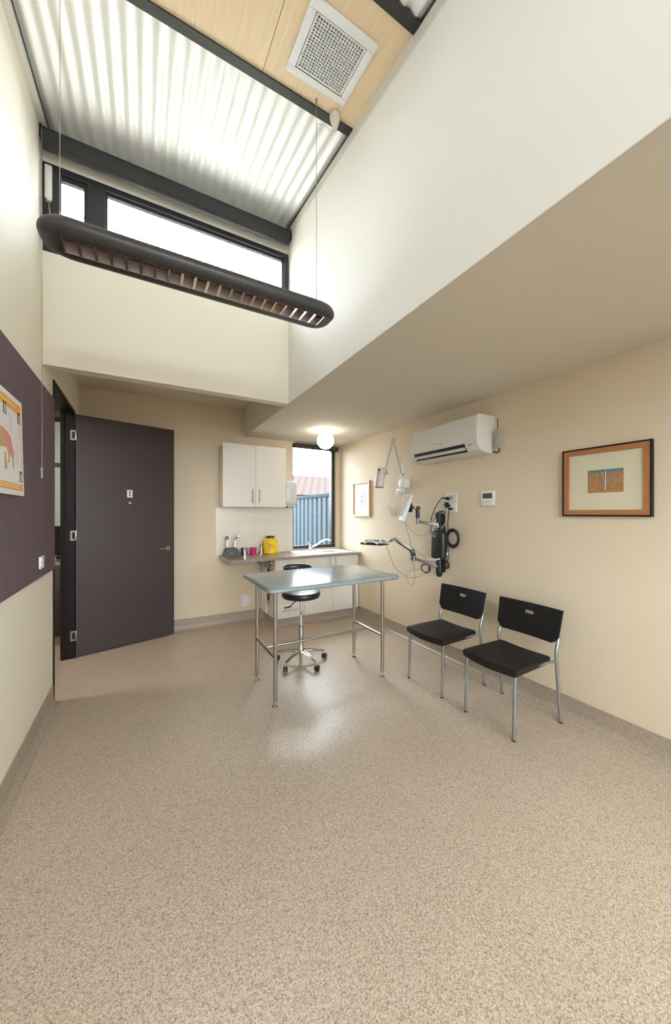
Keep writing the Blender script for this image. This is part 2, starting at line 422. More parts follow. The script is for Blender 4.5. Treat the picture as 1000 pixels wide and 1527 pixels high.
# raking ceiling: beams, plywood, corrugated sheets
def slope_box(bm, x0, x1, y0, y1, dz0, dz1):
    v = [(x, y, zc(y)+dz) for x in (x0, x1) for y in (y0, y1) for dz in (dz0, dz1)]
    V = [bm.verts.new(p) for p in v]
    for f in ((0, 1, 3, 2), (4, 6, 7, 5), (0, 4, 5, 1), (2, 3, 7, 6), (0, 2, 6, 4), (1, 5, 7, 3)): bm.faces.new([V[i] for i in f])
def corrugated(name, x0, x1, y0, y1, label):
    bm = BM(); pitch = .076; n = int((x1-x0)/pitch*14)
    for (ya, yb) in ((y0, y1),):
        A, B, C, D = [], [], [], []
        for i in range(n+1):
            x = x0+(x1-x0)*i/n; h = .0075*math.cos(2*PI*(x-x0)/pitch)
            A.append(bm.verts.new((x, ya, zc(ya)+.012+h))); B.append(bm.verts.new((x, yb, zc(yb)+.012+h)))
            C.append(bm.verts.new((x, ya, zc(ya)+.10))); D.append(bm.verts.new((x, yb, zc(yb)+.10)))
        for i in range(n):
            bm.faces.new((A[i], B[i], B[i+1], A[i+1])); bm.faces.new((C[i], C[i+1], D[i+1], D[i]))
            bm.faces.new((A[i], A[i+1], C[i+1], C[i])); bm.faces.new((B[i], D[i], D[i+1], B[i+1]))
        bm.faces.new((A[0], C[0], D[0], B[0])); bm.faces.new((A[-1], B[-1], D[-1], C[-1]))
    return struct(name, bm, 'perforated_steel', label=label, smooth=40)
corrugated('ceiling.002', XL+.036, XU-.010, 1.955, YC, 'white corrugated perforated ceiling beside the high window')
corrugated('ceiling.003', XL+.036, XU-.010, Y0, 1.27, 'white corrugated perforated ceiling behind the second beam')
b = BM(); slope_box(b, XL, .585, 1.325, 1.90, .006, .10); struct('ceiling.004', b, 'birch_ply', label='birch plywood ceiling panel left of the air grille')
b = BM(); slope_box(b, .588, XU, 1.325, 1.90, .006, .10); struct('ceiling.005', b, 'birch_ply', label='birch plywood ceiling panel around the air grille')
for i, (ya, yb) in enumerate(((1.900, 1.955), (1.27, 1.325))):
    b = BM(); slope_box(b, XL, XU, ya, yb, -.004, .014); slope_box(b, XL, XU, (ya+yb)/2-.005, (ya+yb)/2+.005, .014, .10); slope_box(b, XL, XU, ya, yb, .09, .12)
    struct('trim_%d' % (i+1), b, 'black_steel_and_shade', label=['black steel ceiling beam between corrugated steel and plywood', 'black steel ceiling beam at the near edge of the plywood'][i])
b = BM(); slope_box(b, XL-.05, XU+.05, Y0-.1, YC+.15, .12, .20); struct('ceiling.006', b, 'concrete', label='roof above the raking ceiling')
b = BM(); slope_box(b, XL, XL+.034, 1.957, YC, -.042, .05); slope_box(b, XL, XL+.034, Y0, 1.268, -.042, .05); slope_box(b, XL, XL+.034, 1.268, 1.957, -.042, -.005)
struct('trim_3', b, 'cornice', label='pale cornice strip along the top of the left wall')
b = BM(); slope_box(b, XU-.008, XU, Y0, YC, -.062, .05); struct('trim_4', b, 'cornice', label='pale cornice strip along the top of the upper wall')

b = BM(); slope_box(b, XL+.034, XL+.0370, 1.957, YC, -.006, .05); slope_box(b, XL+.034, XL+.0370, Y0, 1.268, -.006, .05)  # black strips put in as the shade of the cornice gaps, both sides
struct('trim_6', b, 'black_steel_and_shade', label='thin black strip painted as gap shade beside the left cornice strip')
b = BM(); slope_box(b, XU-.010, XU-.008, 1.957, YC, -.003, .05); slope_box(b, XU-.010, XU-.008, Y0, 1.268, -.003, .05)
struct('trim_7', b, 'black_steel_and_shade', label='thin black strip painted as gap shade beside the right cornice strip')

# ------------------------------------------------------------------ windows
def window(name, label, axis, a0, a1, z0, z1, d0, d1, fw, mull=(), sash=()):
    """window in a wall facing y. a: x-range, d: y-range of frame"""
    bm = BM()
    box(bm, a0, a1, d0, d1, z1-fw, z1, .002, 1); box(bm, a0, a1, d0, d1, z0, z0+fw, .002, 1)
    box(bm, a0, a0+fw, d0, d1, z0+fw, z1-fw, .002, 1); box(bm, a1-fw, a1, d0, d1, z0+fw, z1-fw, .002, 1)
    root = bpy.data.objects.new(name, None); COL.objects.link(root); root.location = ((a0+a1)/2, d0, z0)
    root['kind'] = 'structure'; root['label'] = label
    obj('window_frame', bm, 'charcoal_alu', root)
    for (m0, m1) in mull:
        bm = BM(); box(bm, m0, m1, d0, d1, z0+fw, z1-fw, .002, 1); obj('mullion', bm, 'charcoal_alu', root)
    edges = [a0+fw]+[e for m in mull for e in m]+[a1-fw]
    for i in range(0, len(edges), 2):
        s = .018 if i/2 not in sash else .030
        e0, e1 = edges[i], edges[i+1]; y0, y1 = (d0+d1)/2-.015, (d0+d1)/2+.015
        bm = BM(); zt, zb = z1-fw, z0+fw
        box(bm, e0, e1, y0, y1, zt-s, zt); box(bm, e0, e1, y0, y1, zb, zb+s); box(bm, e0, e0+s*.7, y0, y1, zb+s, zt-s); box(bm, e1-s*.7, e1, y0, y1, zb+s, zt-s)
        sa = obj('sash', bm, 'charcoal_alu', root)
        bm = BM(); ym = (y0+y1)/2; box(bm, e0+s*.7, e1-s*.7, ym-.003, ym+.003, zb+s, zt-s); obj('window_pane', bm, 'pane_glass', root)
    return root
w1 = window('window_1', 'long high clerestory window with charcoal frame', 'x', XL+.002, XU-.002, CZ0, CZ1, 3.045, 3.125, .042, mull=((-.352, -.242),), sash=(0,))
b = BM(); box(b, -.60, -.498, 3.043, 3.12, CZ0+.04, CZ1-.04, .002, 1); obj('mullion', b, 'charcoal_alu', w1)
b = BM(); box(b, -.585, -.545, 3.022, 3.044, 3.60, 3.83, .004); cyl(b, (-.565, 3.033, 3.585), (-.565, 3.033, 3.60), .014)
wn = obj('chain_winder', b, 'white_plastic', w1); wn['label'] = 'white chain winder on the dark frame'
b = BM(); tube(b, [(-.565, 3.03, 3.585), (-.555, 3.015, 3.5), (-.548, 3.01, 3.40), (-.53, 3.0, 3.33), (-.50, 3.01, 3.36), (-.49, 3.02, 3.46)], .005, 8); obj('winder_chain', b, 'steel', w1)
w2 = window('window_2', 'narrow window above the sink looking onto a steel fence', 'x', WX0, WX1, WZ0, WZ1, 4.70, 4.77, .022)
b = BM(); box(b, WX1-.06, WX1-.022, 4.665, 4.745, WZ0+.022, WZ1-.022, .003); box(b, WX0, WX1, 4.66, 4.70, WZ0, WZ0+.045, .003); obj('sliding_track', b, 'charcoal_alu', w2)
window('fill_window_low', 'wide unseen window added behind the viewer for fill light', 'x', -.3, 2.4, .8, 2.3, Y0-.10, Y0-.04, .04, mull=((1.0, 1.05),))  # both rear windows are unseen additions that serve the fill lamps
window('fill_window_high', 'high unseen window added behind the viewer for fill light', 'x', -.3, 1.10, 2.65, 3.3, Y0-.10, Y0-.04, .04)

# ------------------------------------------------------------------ blinds
rb = thing('roller_blind', 'long charcoal roller blind cassette above the high clerestory window', 'blind', (.29, 3.0, 3.86))
b = BM(); tube(b, [(XL+.012, 2.995, 4.005), (XU-.012, 2.995, 4.005)], .038, 24, k=1); obj('roller', b, 'blind_fabric', rb)
b = BM(); box(b, XL+.014, XU-.03, 2.952, 2.958, 3.90, 4.0, 0); box(b, XL+.014, XU-.03, 2.945, 2.968, 3.872, 3.905, .004); obj('hem_bar', b, 'blind_fabric', rb)
for x in (XL+.001, XU-.012):
    b = BM(); box(b, x, x+.011, 2.955, 3.05, 3.95, 4.045, .003); obj('bracket', b, 'black_plastic', rb)
b = BM()
for dy in (0, .016): tube(b, [(XL+.024, 2.90+dy, 3.96), (XL+.024, 2.91+dy, 2.8), (XL+.024, 2.915+dy*.6, 1.74)], .0011, 6)
ch = obj('bead_chain', b, 'steel', rb)
b = BM(); box(b, XL+.018, XL+.030, 2.905, 2.93, 1.715, 1.745, .003); cyl(b, (XL+.024, 2.915, 1.675), (XL+.024, 2.915, 1.716), .006); obj('chain_weight', b, 'smoked_plastic', ch)

rb2 = thing('roller_blind', 'short dark roller blind cassette above the narrow window over the sink', 'blind', (2.22, 4.62, 2.40))
b = BM(); tube(b, [(1.885, 4.610, 2.415), (2.60, 4.610, 2.415)], .034, 20, k=1); obj('roller', b, 'charcoal_alu', rb2)
b = BM(); box(b, 1.888, 2.585, 4.582, 4.60, 2.372, 2.40, .003); obj('hem_bar', b, 'charcoal_alu', rb2)

# ------------------------------------------------------------------ doorway, door leaf, hall
b = BM()
box(b, XL-.105, XL+.010, DY0-.004, DY0+.012, 0, HC, .002, 1)
box(b, XL-.105, XL+.010, DY1-.030, DY1+.012, 0, HC, .002, 1)
box(b, XL-.105, XL+.010, DY0+.012, DY1, HC-.030, HC, .002, 1)
box(b, XL-.09, XL-.075, DY1-.040, DY1-.030, 0, HC-.03)
struct('trim_5', b, 'frame_black', label='black door frame in the left wall')
dv = Vector((.909, .268, 0)).normalized(); dn = Vector((dv.y, -dv.x, 0))          # along leaf, towards viewer
hx, hy = -.584, 4.272
door = bpy.data.objects.new('door_1', None); COL.objects.link(door); door.location = (hx, hy, 0); door['kind'] = 'structure'; door['label'] = 'open dark plum laminate door numbered 1'
def L2(u, n, z): return Vector((hx, hy, 0))+dv*u+dn*n+Vector((0, 0, z))
b = BM(); obox(b, L2(.474, -.02, 1.222), dv, dn, Vector((0, 0, 1)), .948, .040, 2.42, .0015, 1); obj('door_leaf', b, 'door_laminate', door)
b = BM(); cyl(b, L2(.878, 0, 1.035), L2(.878, .008, 1.035), .026, n=28); cyl(b, L2(.878, .008, 1.035), L2(.878, .05, 1.035), .009)
tube(b, [L2(.878, .048, 1.035), L2(.84, .05, 1.036), L2(.775, .048, 1.037)], .009, 12); obj('door_handle', b, 'steel', door)
b = BM(); obox(b, L2(.478, .0015, 1.657), dv, dn, Vector((0, 0, 1)), .052, .003, .082, .001, 1); s1 = obj('number_plate', b, 'sign_cream', door)
rz = math.atan2(dv.y, dv.x)
text('number', '1', L2(.478, .0035, 1.655), (PI/2, 0, rz), .085, 'ink_black', s1)
b = BM(); cyl(b, L2(.479, 0, 1.557), L2(.479, .006, 1.557), .012, n=20); obj('coat_hook', b, 'steel', door)
for z in (2.22, 1.222, .226):
    b = BM()
    y = DY1-.031
    box(b, -.628, -.582, y-.003, y, z-.05, z+.05); box(b, -.590, -.578, y-.012, y, z-.05, z+.05, .002)
    for dz in (-.035, .035): cyl(b, (-.615, y-.003, z+dz), (-.615, y-.005, z+dz), .005, n=10)
    h = obj('hinge', b, 'steel', door)
    b = BM(); box(b, -.612, -.590, y-.0045, y-.003, z-.032, z+.032); obj('hinge_gap', b, 'frame_black', h)

# hall beyond the doorway
b = BM()
box(b, -3.0, XL-.10, 5.30, 5.42, 0, 2.8); box(b, -3.12, -3.0, 2.3, 5.42, 0, 2.8); box(b, -3.0, XL-.10, 2.2, 2.32, 0, 2.8); box(b, XL-.10, XL, YB+.12, 5.42, 0, 2.8)
struct('wall_hall', b, 'wall_paint', label='walls of the room beyond the doorway')
b = BM(); box(b, -3.12, XL-.10, 2.2, 5.42, 2.70, 2.80); struct('ceiling.007', b, 'ceiling_paint', label='ceiling of the room beyond the doorway')
hc = thing('base_cabinet', 'dark brown base cabinet seen through the open doorway', 'cabinet', (-1.3, 5.0, 0))
b = BM(); box(b, -2.0, -.715, 4.76, 5.29, .10, .875, .003); obj('body', b, 'brown_laminate', hc)
b = BM(); box(b, -2.0, -.715, 4.80, 5.29, 0, .10); obj('kickboard', b, 'cove_vinyl', hc)
b = BM(); box(b, -1.36, -.735, 4.742, 4.76, .11, .87, .002); obj('door', b, 'brown_laminate', hc)
b = BM(); box(b, -2.0, -.715, 4.735, 5.29, .876, .91, .004); tag(obj('worktop', b, 'worktop', None), 'pale worktop on the brown cabinet beyond the doorway', 'worktop')
b = BM(); box(b, -2.0, -.715, 5.26, 5.295, .92, 1.30); tag(obj('splashback', b, 'brown_laminate'), 'dark brown splashback above the worktop beyond the doorway', 'splashback')
wc = thing('wall_cabinet', 'tall pale glazed wall cabinet seen through the open doorway', 'cabinet', (-1.3, 5.1, 1.28))
b = BM(); box(b, -2.0, -.715, 4.80, 5.26, 1.285, 2.50, .002); obj('body', b, 'brown_laminate', wc)
b = BM(); box(b, -1.98, -.74, 4.785, 4.80, 1.305, 1.945); obj('glass_door', b, 'pale_glass_panel', wc)
b = BM(); box(b, -1.98, -.74, 4.785, 4.80, 1.995, 2.44); obj('glass_door', b, 'pale_glass_panel', wc)
b = BM(); tube(b, [(-.86, 4.92, .911), (-.86, 4.92, .96), (-.82, 4.86, .985), (-.80, 4.82, .97)], .011, 10); tag(obj('tap', b, 'chrome'), 'small chrome tap on the worktop beyond the doorway', 'tap')
area('fill_side_yard', (2.55, 6.0, 3.5), (math.radians(-50), 0, 0), 1.6, 1.0, 190, (.84, .93, 1.0))  # lamp added outside, out of view, boosts light through the narrow window
area('hall_fill', (-1.6, 3.6, 2.68), (0, 0, 0), .6, .3, 30, (1, .93, .82))  # unseen lamp added to brighten the hall

# ------------------------------------------------------------------ outdoors
b = BM()
pitch = .20; y0f, y1f = 4.2, 9.0; n = int((y1f-y0f)/pitch)
prof = []
for i in range(n):
    y = y0f+i*pitch
    prof += [(2.90, y), (2.90, y+.105), (2.935, y+.125), (2.935, y+.175), (2.90, y+.195)]
A = [b.verts.new((x, y, .0)) for x, y in prof]; B = [b.verts.new((x, y, 1.74)) for x, y in prof]
A2 = [b.verts.new((x+.004, y, .0)) for x, y in prof]; B2 = [b.verts.new((x+.004, y, 1.74)) for x, y in prof]
for i in range(len(prof)-1):
    b.faces.new((A[i], A[i+1], B[i+1], B[i])); b.faces.new((A2[i+1], A2[i], B2[i], B2[i+1]))
fn = thing('steel_fence', 'blue grey corrugated steel boundary fence outside the narrow window', 'fence', (2.92, 6.5, -.14))
obj('fence_sheet', b, 'fence_steel', fn, smooth=20)
b = BM(); box(b, 2.885, 2.95, y0f, y1f, 1.735, 1.80, .004); obj('top_rail', b, 'fence_cap', fn)
b = BM(); box(b, 2.89, 2.945, y0f, y1f, -.14, .06, .004); obj('bottom_rail', b, 'fence_cap', fn)
ho = thing('neighbour_house', 'house with pink tiled roof beyond the fence', 'house', (9, 15, -.14))
b = BM(); box(b, 5.0, 16, 12.5, 19, -.14, 2.15); obj('wall', b, 'house_brick', ho)
b = BM(); prism(b, [(4.4, 11.9, 2.12), (4.4, 15.5, 3.25), (4.4, 19.1, 2.12)], (12, 0, 0)); obj('roof', b, 'roof_tile', ho)
b = BM(); tube(b, [(-6, 12, 9.9), (0, 12, 9.75), (6, 12, 9.9)], .015, 6); tag(obj('power_line', b, 'cable_black'), 'thin overhead wire outside the small high window pane', 'cable')

# ------------------------------------------------------------------ pinboard and poster on left wall
b = BM(); box(b, XL, XL+.016, .2, 3.338, 1.023, 2.314, .002, 1); tag(obj('pinboard', b, 'pinboard_fabric'), 'long purple fabric pinboard fixed along the left wall', 'pinboard')
b = BM(); box(b, XL+.016, XL+.028, 2.873, 2.968, 1.085, 1.165, .004)
po = tag(obj('light_switch', b, 'white_plastic'), 'white square switch plate on the lower edge of the purple pinboard', 'switch')
for z in (1.143, 1.108):
    b = BM(); box(b, XL+.028, XL+.031, 2.905, 2.935, z-.011, z+.011, .001); obj('rocker', b, 'pale_grey_plastic', po)
ps = thing('anatomy_poster', 'framed anatomy poster with orange bands hanging on the purple pinboard', 'poster', (-.575, 2.1, 1.54))
def xp(z): return -.569-(z-1.54)*.022
def pquad(y0, y1, z0, z1, off, th=.0006, bm=None, ya0=None, ya1=None):
    bm = bm or BM()
    prism(bm, [(xp(z0)+off, y0, z0), (xp(z0)+off, y1, z0), (xp(z1)+off, y1 if ya1 is None else ya1, z1), (xp(z1)+off, y0 if ya0 is None else ya0, z1)], (th, 0, 0)); return bm
PY0, PY1 = 1.66, 2.49
b = pquad(PY0, PY1, 1.54, 2.046, -.005, .005); obj('backing', b, 'poster_white', ps)
ar = obj('poster_sheet', pquad(PY0+.018, PY1-.018, 1.556, 2.03, .0, .0006), 'poster_white', ps)
obj('orange_band', pquad(PY0+.03, PY1-.03, 1.968, 2.018, .0006), 'poster_orange', ar)
obj('orange_band', pquad(PY0+.03, PY1-.03, 1.566, 1.600, .0006), 'poster_orange', ar)
obj('orange_border', pquad(PY1-.032, PY1-.026, 1.566, 2.02, .0008), 'poster_orange', ar)
for q in ((1.9, 2.38, 1.993, 2.000), (2.0, 2.40, 1.588, 1.592), (1.9, 2.42, 1.576, 1.580)): obj('lettering_line', pquad(*q, .0012), 'poster_white', ar)
for (ya, za) in ((2.19, 1.925), (2.405, 1.92), (2.415, 1.612), (1.95, 1.925), (1.72, 1.925)):
    ph = obj('photo', pquad(ya, ya+.045, za, za+.058, .0008), 'poster_dark', ar)
    b = pquad(ya+.012, ya+.034, za+.004, za+.045, .0016); obj('photo_subject', b, 'poster_grey', ph)
def ppoly(pts, off, bm=None):
    bm = bm or BM(); prism(bm, [(xp(z)+off, y, z) for y, z in pts], (.0006, 0, 0)); return bm
b = ppoly([(1.80, 1.84), (1.86, 1.875), (1.95, 1.855), (2.10, 1.86), (2.20, 1.85), (2.28, 1.828), (2.315, 1.78), (2.335, 1.745), (2.322, 1.715), (2.330, 1.675), (2.310, 1.675), (2.300, 1.715), (2.278, 1.745), (2.262, 1.715), (2.262, 1.695), (2.24, 1.690), (2.246, 1.74), (2.225, 1.765), (2.10, 1.755), (1.98, 1.76), (1.965, 1.72), (1.96, 1.67), (1.935, 1.67), (1.93, 1.74), (1.90, 1.775), (1.86, 1.81), (1.79, 1.80), (1.765, 1.79), (1.76, 1.81)], .0010)
obj('animal_drawing', b, 'poster_tan', ar)
b = ppoly([(2.17, 1.850), (2.24, 1.843), (2.285, 1.82), (2.31, 1.775), (2.325, 1.745), (2.30, 1.735), (2.27, 1.755), (2.24, 1.78), (2.20, 1.82)], .0018)
obj('muscle_drawing', b, 'poster_pink', ar)
obj('muscle_drawing', ppoly([(1.92, 1.85), (1.99, 1.85), (1.98, 1.79), (1.94, 1.77), (1.90, 1.79)], .0018), 'poster_pink', ar)
b = ppoly([(2.19, 1.735), (2.20, 1.742), (2.212, 1.735), (2.210, 1.715), (2.220, 1.69), (2.222, 1.66), (2.188, 1.66), (2.192, 1.70)], .0014); obj('animal_drawing', b, 'light_wood', ar)
for i, (ya, z0, z1) in enumerate(((2.27, 1.86, 1.95), (2.40, 1.84, 1.905), (2.36, 1.69, 1.80))):
    b = BM()
    for k in range(int((z1-z0)/.012)): pquad(ya, ya+.05, z0+k*.012, z0+k*.012+.0025, .0008, bm=b)
    obj('printed_text', b, 'poster_grey', ar)

# ------------------------------------------------------------------ air grille on plywood
g = thing('air_grille', 'square white egg crate return air grille in the plywood ceiling', 'vent', (.873, 1.62, zc(1.62)))
SL = math.atan(.146); tv = Vector((0, math.cos(SL), math.sin(SL))); nv = Vector((0, math.sin(SL), -math.cos(SL)))  # nv points down
gc = Vector((.873, 1.628, zc(1.628)+.004)); xv = Vector((1, 0, 0))
def GP(u, v, n): return gc+xv*u+tv*v+nv*n
def gbox(bm, u0, u1, v0, v1, n0, n1, bev=0):
    return obox(bm, GP((u0+u1)/2, (v0+v1)/2, (n0+n1)/2), xv, tv, nv, u1-u0, v1-v0, n1-n0, bev)
U, V = .186, .180
b = BM(); fw = .042
gbox(b, -U, U, V-fw, V, -.002, .014, .003); gbox(b, -U, U, -V, -V+fw, -.002, .014, .003); gbox(b, -U, -U+fw, -V+fw, V-fw, -.002, .014, .003); gbox(b, U-fw, U, -V+fw, V-fw, -.002, .014, .003)
obj('frame', b, 'vent_white', g)
b = BM(); gbox(b, -U+fw-.001, U-fw+.001, -V+fw-.001, V-fw+.001, -.004, .001); obj('backing', b, 'vent_dark', g)
b = BM(); i0 = fw+.004; i1 = fw+.012
gbox(b, -U+i0, U-i0, V-i1, V-i0, .0, .011); gbox(b, -U+i0, U-i0, -V+i0, -V+i1, .0, .011); gbox(b, -U+i0, -U+i1, -V+i1, V-i1, .0, .011); gbox(b, U-i1, U-i0, -V+i1, V-i1, .0, .011)
N = 17
for k in range(1, N):
    u = -U+i1+(2*U-2*i1)*k/N; gbox(b, u-.0022, u+.0022, -V+i1, V-i1, .002, .010)
    v = -V+i1+(2*V-2*i1)*k/N; gbox(b, -U+i1, U-i1, v-.0022, v+.0022, .002, .010)
obj('egg_crate', b, 'vent_white', g)

# ------------------------------------------------------------------ pendant light
PYY, PZZ = 1.866, 2.631
pl = thing('pendant_light', 'long black louvred pendant light hanging in front of the high window', 'lamp', (.31, PYY, PZZ))
A_, B_, FL = .112, .058, -.038
X0, X1, RC = -.385, 1.008, .12
def sect(s):  # closed section with flat open bottom; s scale
    pts = []
    for i in range(28):
        a = 2*PI*i/28; y = A_*s*math.cos(a); z = max(B_*s*math.sin(a), FL*min(1, s)); pts.append((y, z))
    return pts
b = BM(); rings = []
stations = []
for i in range(9):
    t = i/8; stations.append((X0+RC*(1-math.cos(t*PI/2)) if True else 0, max(.02, math.sin(t*PI/2))))
stations2 = [(X0+X1-x, s) for x, s in stations[::-1]]
for x, s in stations+stations2:
    s = s**.8
    rings.append([b.verts.new((x, PYY+y, PZZ+z)) for y, z in sect(s)])
for P_, Q_ in zip(rings, rings[1:]):
    for j in range(28): b.faces.new((P_[j], P_[(j+1) % 28], Q_[(j+1) % 28], Q_[j]))
b.faces.new(rings[0]); b.faces.new(rings[-1])
bz = PZZ+FL; LY0, LY1, LX0, LX1 = PYY-.064, PYY+.042, X0+.085, X1-.080
body = obj('housing', b, 'lamp_black', pl, smooth=50)
# cut the louvre channel
b = BM(); box(b, LX0, LX1, LY0, LY1, bz-.05, PZZ+.025); cut = obj('cutter', b, 'lamp_interior', pl)
md = body.modifiers.new('c', 'BOOLEAN'); md.object = cut; md.solver = 'EXACT'; md.operation = 'DIFFERENCE'
dg = bpy.context.evaluated_depsgraph_get(); me = bpy.data.meshes.new_from_object(body.evaluated_get(dg)); body.modifiers.clear(); body.data = me
me.materials.clear(); me.materials.append(MATS['lamp_black']); me.set_sharp_from_angle(angle=math.radians(35))
bpy.data.objects.remove(cut)
# louvre: reflector sides and parabolic cross blades
b = BM()
prism(b, [(LX0, LY0+.001, bz+.001), (LX0, LY0+.012, bz+.050), (LX0, LY0+.001, bz+.050)], (LX1-LX0, 0, 0))
prism(b, [(LX0, LY1-.001, bz+.001), (LX0, LY1-.012, bz+.050), (LX0, LY1-.001, bz+.050)], (LX1-LX0, 0, 0))
box(b, LX0, LX1, LY0+.001, LY1-.001, bz+.056, bz+.058); obj('reflector', b, 'lamp_interior', pl)
nb = 21; cw = (LX1-LX0)/nb
for k in range(0, nb+1):
    x = LX0+cw*k; b = BM(); h = .034
    pts = [(-.006, 0), (.006, 0), (.0035, h*.4), (.0015, h), (-.0015, h), (-.0035, h*.4)]
    prism(b, [(min(max(x+u, LX0), LX1), LY0+.002, bz+.002+v) for u, v in pts], (0, LY1-LY0-.004, 0)); obj('louvre_blade', b, 'louvre_metal', pl)
b = BM(); tube(b, [(LX0+.02, PYY-.004, bz+.046), (LX1-.02, PYY-.004, bz+.046)], .008, 14, k=1); obj('fluorescent_tube', b, 'tube_glass', pl)
for cx, hy_ in ((-.31, 1.866), (.905, 1.866)):
    zt = zc(hy_)+.006; b = BM()
    tube(b, [(cx, hy_, zt-.03), (cx, hy_, PZZ+.10)], .0014, 8, k=1)
    cyl(b, (cx, hy_, PZZ+.078), (cx, hy_, PZZ+.105), .0035, n=10)
    for s in (-1, 1): tube(b, [(cx, hy_, PZZ+.085), (cx+.0, hy_+s*.022, PZZ+.052)], .0012, 6, k=1)
    obj('suspension_cable', b, 'steel', pl)
    b = BM(); cyl(b, (cx, hy_, zt-.035), (cx, hy_, zt), .006, n=14); obj('ceiling_hook', b, 'steel', pl)
b = BM()
lathe(b, [(0.0, .088), (.006, .086), (.014, .07), (.024, .045), (.031, .02), (.033, .0), (.033, -.004)], (1.043, 1.885, zc(1.885)+.000), 28, axis=(.10, .10, -1))
obj('ceiling_rose', b, 'warm_grey_plastic', pl)
b = BM(); zr = zc(1.885)
tube(b, [(1.050, 1.895, zr-.084), (1.02, 1.90, zr-.10), (.975, 1.885, zr-.10), (.930, 1.868, zr-.135), (.9075, 1.8685, zr-.20), (.9085, 1.8685, 3.2), (.9085, 1.868, PZZ+.09), (.93, 1.868, PZZ+.056)], .0022, 8); obj('power_cord', b, 'cable_white', pl)

# ------------------------------------------------------------------ globe ceiling light
gl = thing('globe_light', 'lit white opal globe light on the low ceiling by the narrow window', 'lamp', (1.98, 3.82, HC))
b = BM(); lathe(b, [(0, 0), (.062, 0), (.062, -.028), (.05, -.034), (.0, -.034)], (1.98, 3.82, HC), 32); obj('base', b, 'white_plastic', gl)
b = BM(); bmesh.ops.create_uvsphere(b, u_segments=32, v_segments=20, radius=.103, matrix=Matrix.Translation((1.98, 3.82, 2.342))); obj('globe', b, 'globe_glass', gl, smooth=180)

# ------------------------------------------------------------------ kitchenette
uc = thing('wall_cabinet', 'white two door wall cabinet mounted above the sink worktop', 'cabinet', (1.25, 4.49, 1.52))
b = BM(); box(b, .862, 1.640, 4.352, YB, 1.525, 2.300, .001, 1); obj('body', b, 'cabinet_white', uc)
for (a0, a1, hx_) in ((.845, 1.247, 1.205), (1.251, 1.655, 1.292)):
    b = BM(); box(b, a0, a1, 4.332, 4.350, 1.522, 2.302, .0015, 1); d = obj('door', b, 'cabinet_white', uc)
    b = BM(); tube(b, [(hx_, 4.332, 1.735), (hx_, 4.308, 1.74), (hx_, 4.305, 1.66), (hx_, 4.308, 1.58), (hx_, 4.332, 1.585)], .006, 8, k=4); obj('handle', b, 'steel_polished', d)
b = BM(); box(b, .818, WX0, YB-.008, YB, .90, 1.533); tag(obj('tile_splashback', b, 'splash_tiles'), 'cream square tile splashback between worktop and wall cabinet', 'tiles')

lc = thing('base_cabinet', 'cream base cabinet unit with drawers and doors under the sink worktop', 'cabinet', (2.05, 4.35, 0))
b = BM(); box(b, 1.432, 1.450, 4.125, YB-.009, .118, .860); box(b, 1.450, 2.657, 4.142, 4.16, .118, .86); box(b, 1.45, 2.657, 4.142, YB-.009, .118, .135); box(b, 2.640, 2.657, 4.142, YB-.009, .135, .86); box(b, 1.824, 1.838, 4.16, YB-.009, .135, .80); obj('body', b, 'cabinet_white', lc)
b = BM(); prism(b, [(1.455, 4.165-a, z*.86) for a, z in covprof(1)], (1.205, 0, 0)); prism(b, [(1.455-a, 4.16, z*.86) for a, z in covprof(1)], (0, .48, 0)); obj('kickboard', b, 'cove_vinyl', lc)
zz = [(.120, .305), (.309, .492), (.496, .675), (.679, .858)]
for z0, z1 in zz:
    b = BM(); box(b, 1.436, 1.827, 4.122, 4.140, z0, z1, .0015, 1); d = obj('drawer', b, 'cabinet_white', lc)
    b = BM(); zh = (z0+z1)/2+.005
    tube(b, [(1.535, 4.122, zh), (1.54, 4.10, zh), (1.63, 4.098, zh), (1.72, 4.10, zh), (1.725, 4.122, zh)], .0055, 8, k=4); obj('handle', b, 'steel', d)
for a0, a1, hx_ in ((1.831, 2.240, 2.20), (2.244, 2.655, 2.285)):
    b = BM(); box(b, a0, a1, 4.122, 4.140, .120, .858, .0015, 1); d = obj('door', b, 'cabinet_white', lc)
    b = BM(); tube(b, [(hx_, 4.122, .835), (hx_, 4.10, .83), (hx_, 4.098, .77), (hx_, 4.10, .715), (hx_, 4.122, .71)], .0055, 8, k=4); obj('handle', b, 'steel', d)

# worktop with a hole for the bowl
def rounded_rect(x0, x1, y0, y1, r, n=6, rs=None):
    rs = rs or (r, r, r, r); out = []
    for (cx, cy, a0), q in zip(((x1, y1, 0), (x0, y1, 90), (x0, y0, 180), (x1, y0, 270)), rs):
        sx = -1 if cx == x1 else 1; sy = -1 if cy == y1 else 1
        for i in range(n+1):
            a = math.radians(a0+90*i/n); out.append((cx+sx*q+q*math.cos(a), cy+sy*q+q*math.sin(a)))
    return out
BXc, BYc, BR = 2.335, 4.345, .150
def slab_with_hole(outline, hole, z0, z1):
    bm = BM()
    for z in (z0, z1):
        vs = [bm.verts.new((x, y, z)) for x, y in outline]; hs = [bm.verts.new((x, y, z)) for x, y in hole]
        es = [bm.edges.new((vs[i], vs[(i+1) % len(vs)])) for i in range(len(vs))]+[bm.edges.new((hs[i], hs[(i+1) % len(hs)])) for i in range(len(hs))]
        bmesh.ops.triangle_fill(bm, edges=es, use_beauty=True)
        if z == z0: V0, H0 = vs, hs
        else:
            for a, c in ((V0, vs), (H0, hs)):
                for i in range(len(a)): bm.faces.new((a[i], a[(i+1) % len(a)], c[(i+1) % len(a)], c[i]))
    return bm
hole = [(BXc+(BR+.012)*math.cos(2*PI*i/40), BYc+(BR+.012)*math.sin(2*PI*i/40)) for i in range(40)]
